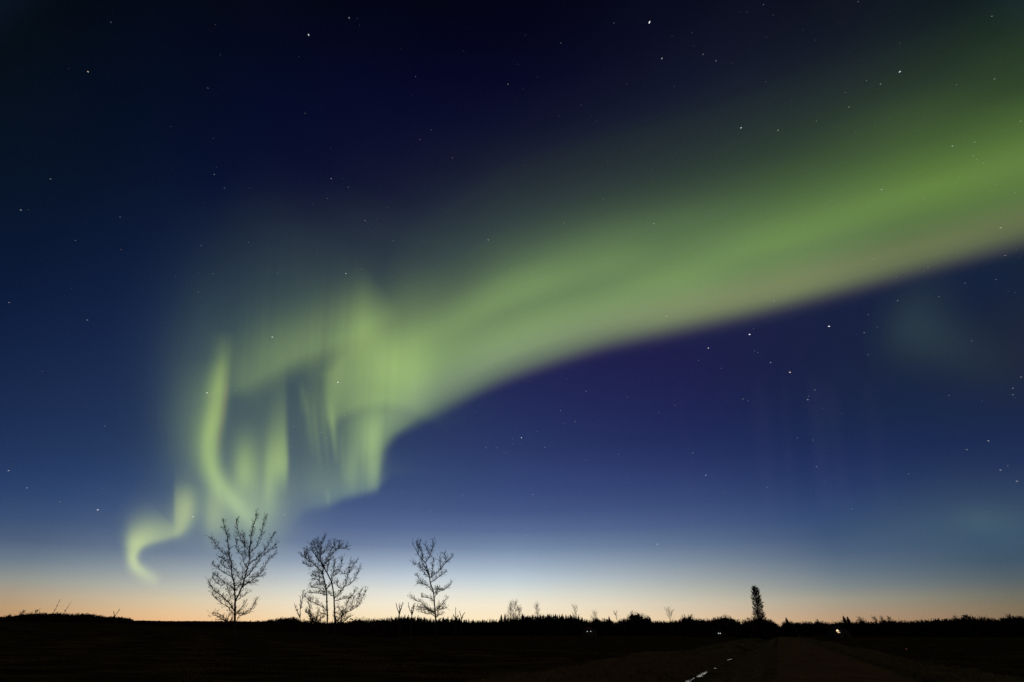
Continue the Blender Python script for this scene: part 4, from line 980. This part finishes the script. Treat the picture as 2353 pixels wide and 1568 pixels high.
# ------------------------------------------------------------------ tall poplar by the road
def poplar():
    R = random.Random(5); D = 258.0; x0 = 1743.5
    p = foot(x0, D); root = empty('poplar_tree', tuple(p)); tag(root, 'tall narrow tree with ascending boughs above the big dark bush by the road', 'tree')
    def at(x, y, o=0.0): 
        q = ray_at(np.array([x]), np.array([y]), np.array([D+o]))[0]; return q
    spine = [(1743.5,1440),(1742.5,1422),(1741,1408),(1740,1395),(1738,1380),(1736,1365),(1733.5,1352),(1732,1348)]
    tk = MB(); S = [p-np.array([0,0,.3])]+[at(*s) for s in spine]; tk.tube(S, np.linspace(.3, .05, len(S)), 7); tk.build('trunk', M_BARK, root, smooth=True)
    prof = [(1347,2.0,3.0),(1352,4.5,6),(1360,7,9),(1368,9.5,9.5),(1378,11,11),(1388,11,12),(1396,10,13),(1404,10,13),(1412,11.5,13),(1420,13,15),(1428,13,17)]
    cr = MB()
    for i in range(380):
        y = 1350+78*(i+R.random())/380; t = (y-1347)/81
        sx = np.interp(y, [s[1] for s in spine][::-1], [s[0] for s in spine][::-1])
        l = np.interp(y, [a for a, _, _ in prof], [b for _, b, _ in prof]); r = np.interp(y, [a for a, _, _ in prof], [c for _, _, c in prof])
        a = R.random()*6.28; ca = math.cos(a); w_ = (l if ca < 0 else r)*R.uniform(.8, 1.25); dep = math.sin(a)*10*.19*R.uniform(.6, 1)
        b = at(sx, y+5.5, 0); e = at(sx+ca*w_, y-R.uniform(1, 5), dep)
        cr.tube([b, (b+e)/2+np.array([0,0,-.25]), e], [.07, .06, .045], 3)
        for _ in range(4):
            u = R.uniform(.5, 1.0); q = b+(e-b)*u; L = R.uniform(.4, .9)
            f = q+((e-b)/np.linalg.norm(e-b)*.8+np.array([R.gauss(0,.35), R.gauss(0,.35), R.gauss(.3,.3)]))*L
            tt = np.array([R.gauss(0,1), R.gauss(0,1), R.gauss(0,1)])*(.12 if y < 1368 else .07); cr.add(np.array([q-tt, q+tt, f]), [(0,1,2)])
    cr.build('crown', M_NEEDLE, root); return root
poplar()
single('bare_tree', 'small leafless tree leaning against the right foot of the tall narrow tree', 'tree', 'bare', 1757.5, 1411.5, 256, None, .4, 120, n=50)

# ------------------------------------------------------------------ farmhouses with lit windows
M_WALL = principled('boards', (.09,.075,.06), .85, (1, 1, 8), (.13,.11,.09)); M_ROOF = principled('shingles', (.04,.035,.035), .9, 3.0, (.06,.05,.05))
M_FRAME = principled('painted_frame', (.35,.33,.3), .6)
L_WARM = glowing('lamp_warm', (1,.70,.40), 1.6); L_WHITE = glowing('lamp_white', (.9,1,.95), 1.2)
def house(x, D, w, dep, hw, hr, label, group=None, lit='pair', sep=1.0, ylit=1451):
    p = foot(x, D); root = empty('house', tuple(p)); tag(root, label, 'house', group)
    az_ = math.atan2(p[0], p[1]); c, s = math.cos(-az_), math.sin(-az_)
    def W(a, b, z): return p+np.array([a*c-b*s, a*s+b*c, z])
    wl_ = MB()
    V = np.array([W(-w/2,-dep/2,0),W(w/2,-dep/2,0),W(w/2,dep/2,0),W(-w/2,dep/2,0),W(-w/2,-dep/2,hw),W(w/2,-dep/2,hw),W(w/2,dep/2,hw),W(-w/2,dep/2,hw),W(0,-dep/2,hw+hr),W(0,dep/2,hw+hr)])
    wl_.add(V, [(4,5,8),(7,9,6)], [(0,1,5,4),(1,2,6,5),(2,3,7,6),(3,0,4,7)]); wl_.build('wall', M_WALL, root)
    rf = MB()
    for sgn in (-1, 1):
        o_ = .35; e = sgn*(w/2+o_); ze = hw-o_*hr/(w/2)
        A = [W(e,-dep/2-.4,ze),W(0,-dep/2-.4,hw+hr),W(0,dep/2+.4,hw+hr),W(e,dep/2+.4,ze)]
        B = [q+np.array([0,0,.12]) for q in A]; rf.add(np.array(A+B), None, [(0,1,2,3),(7,6,5,4),(0,4,5,1),(3,2,6,7),(0,3,7,4)])
    ro = rf.build('roof', M_ROOF, root)
    ch = MB(); ch.box(W(w*.2, 0, hw+hr*.75), (.5,.5,1.0), -az_); ch.build('chimney', M_ROOF, ro)
    zl = ray_at(np.array([float(x)]), np.array([float(ylit)]), np.array([D-dep/2]))[0][2]-p[2]
    def window(a, z, ww, hh, mat, shape='rect'):
        f = MB(); f.box(W(a, -dep/2-.02, z), (ww+.14, .06, hh+.14), -az_); fr = f.build('window', M_FRAME, root)
        g_ = MB()
        if shape == 'rect': g_.box(W(a, -dep/2-.07, z), (ww, .05, hh), -az_)
        else:
            V = np.array([W(a-ww/2,-dep/2-.09,z-hh/2),W(a+ww/2,-dep/2-.09,z-hh/2),W(a+ww*.12,-dep/2-.09,z+hh/2),W(a-ww*.12,-dep/2-.09,z+hh/2)]); g_.add(V, None, [(0,1,2,3)])
        pn = g_.build('pane', mat, fr)
    if lit == 'pair':
        for a in (-sep/2, sep/2): window(a, zl, .34, .26, L_WHITE)
    elif lit == 'gable':
        window(0, zl, 1.2, .75, L_WARM, 'trap'); window(.22, zl-.85, 1.15, .13, L_WARM)
    # door, dark
    d_ = MB(); d_.box(W(w*.3, -dep/2-.03, 1.0), (.9, .06, 2.0), -az_); d_.build('door', M_ROOF, root)
    return root
house(1353, 335, 9, 9, 3.2, 2.4, 'dark farmhouse with two small white lights in front of the spruce wood', None, 'pair', 2.1, 1451.3)
house(1650.7, 300, 5.0, 5, 2.4, 1.2, 'small dark shed with two close white lights under the hedge', None, 'pair', .80, 1455.8)
house(1923, 300, 9.0, 9, 3.0, 2.4, 'dark house with a bright warm lit window, right of the road gap', None, 'gable', 1.0, 1449)
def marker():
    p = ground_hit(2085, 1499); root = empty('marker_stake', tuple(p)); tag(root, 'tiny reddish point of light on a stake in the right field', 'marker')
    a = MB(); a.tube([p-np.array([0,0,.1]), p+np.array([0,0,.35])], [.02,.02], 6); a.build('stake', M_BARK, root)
    b = MB(); b.box(p+np.array([0,-.04,.33]), (.07,.03,.07)); b.build('reflector', glowing('reflector_painted_glint', (1,.35,.25), .25), root)  # reddish glint put in as emission, the reflector is no lamp
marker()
print('stars', nst, 'dist tree1', ground_hit(539,1471), ground_hit(755,1473), 'right field edge', ground_hit(2200,1464.6), ground_hit(1200,1461), ground_hit(1597,1552))
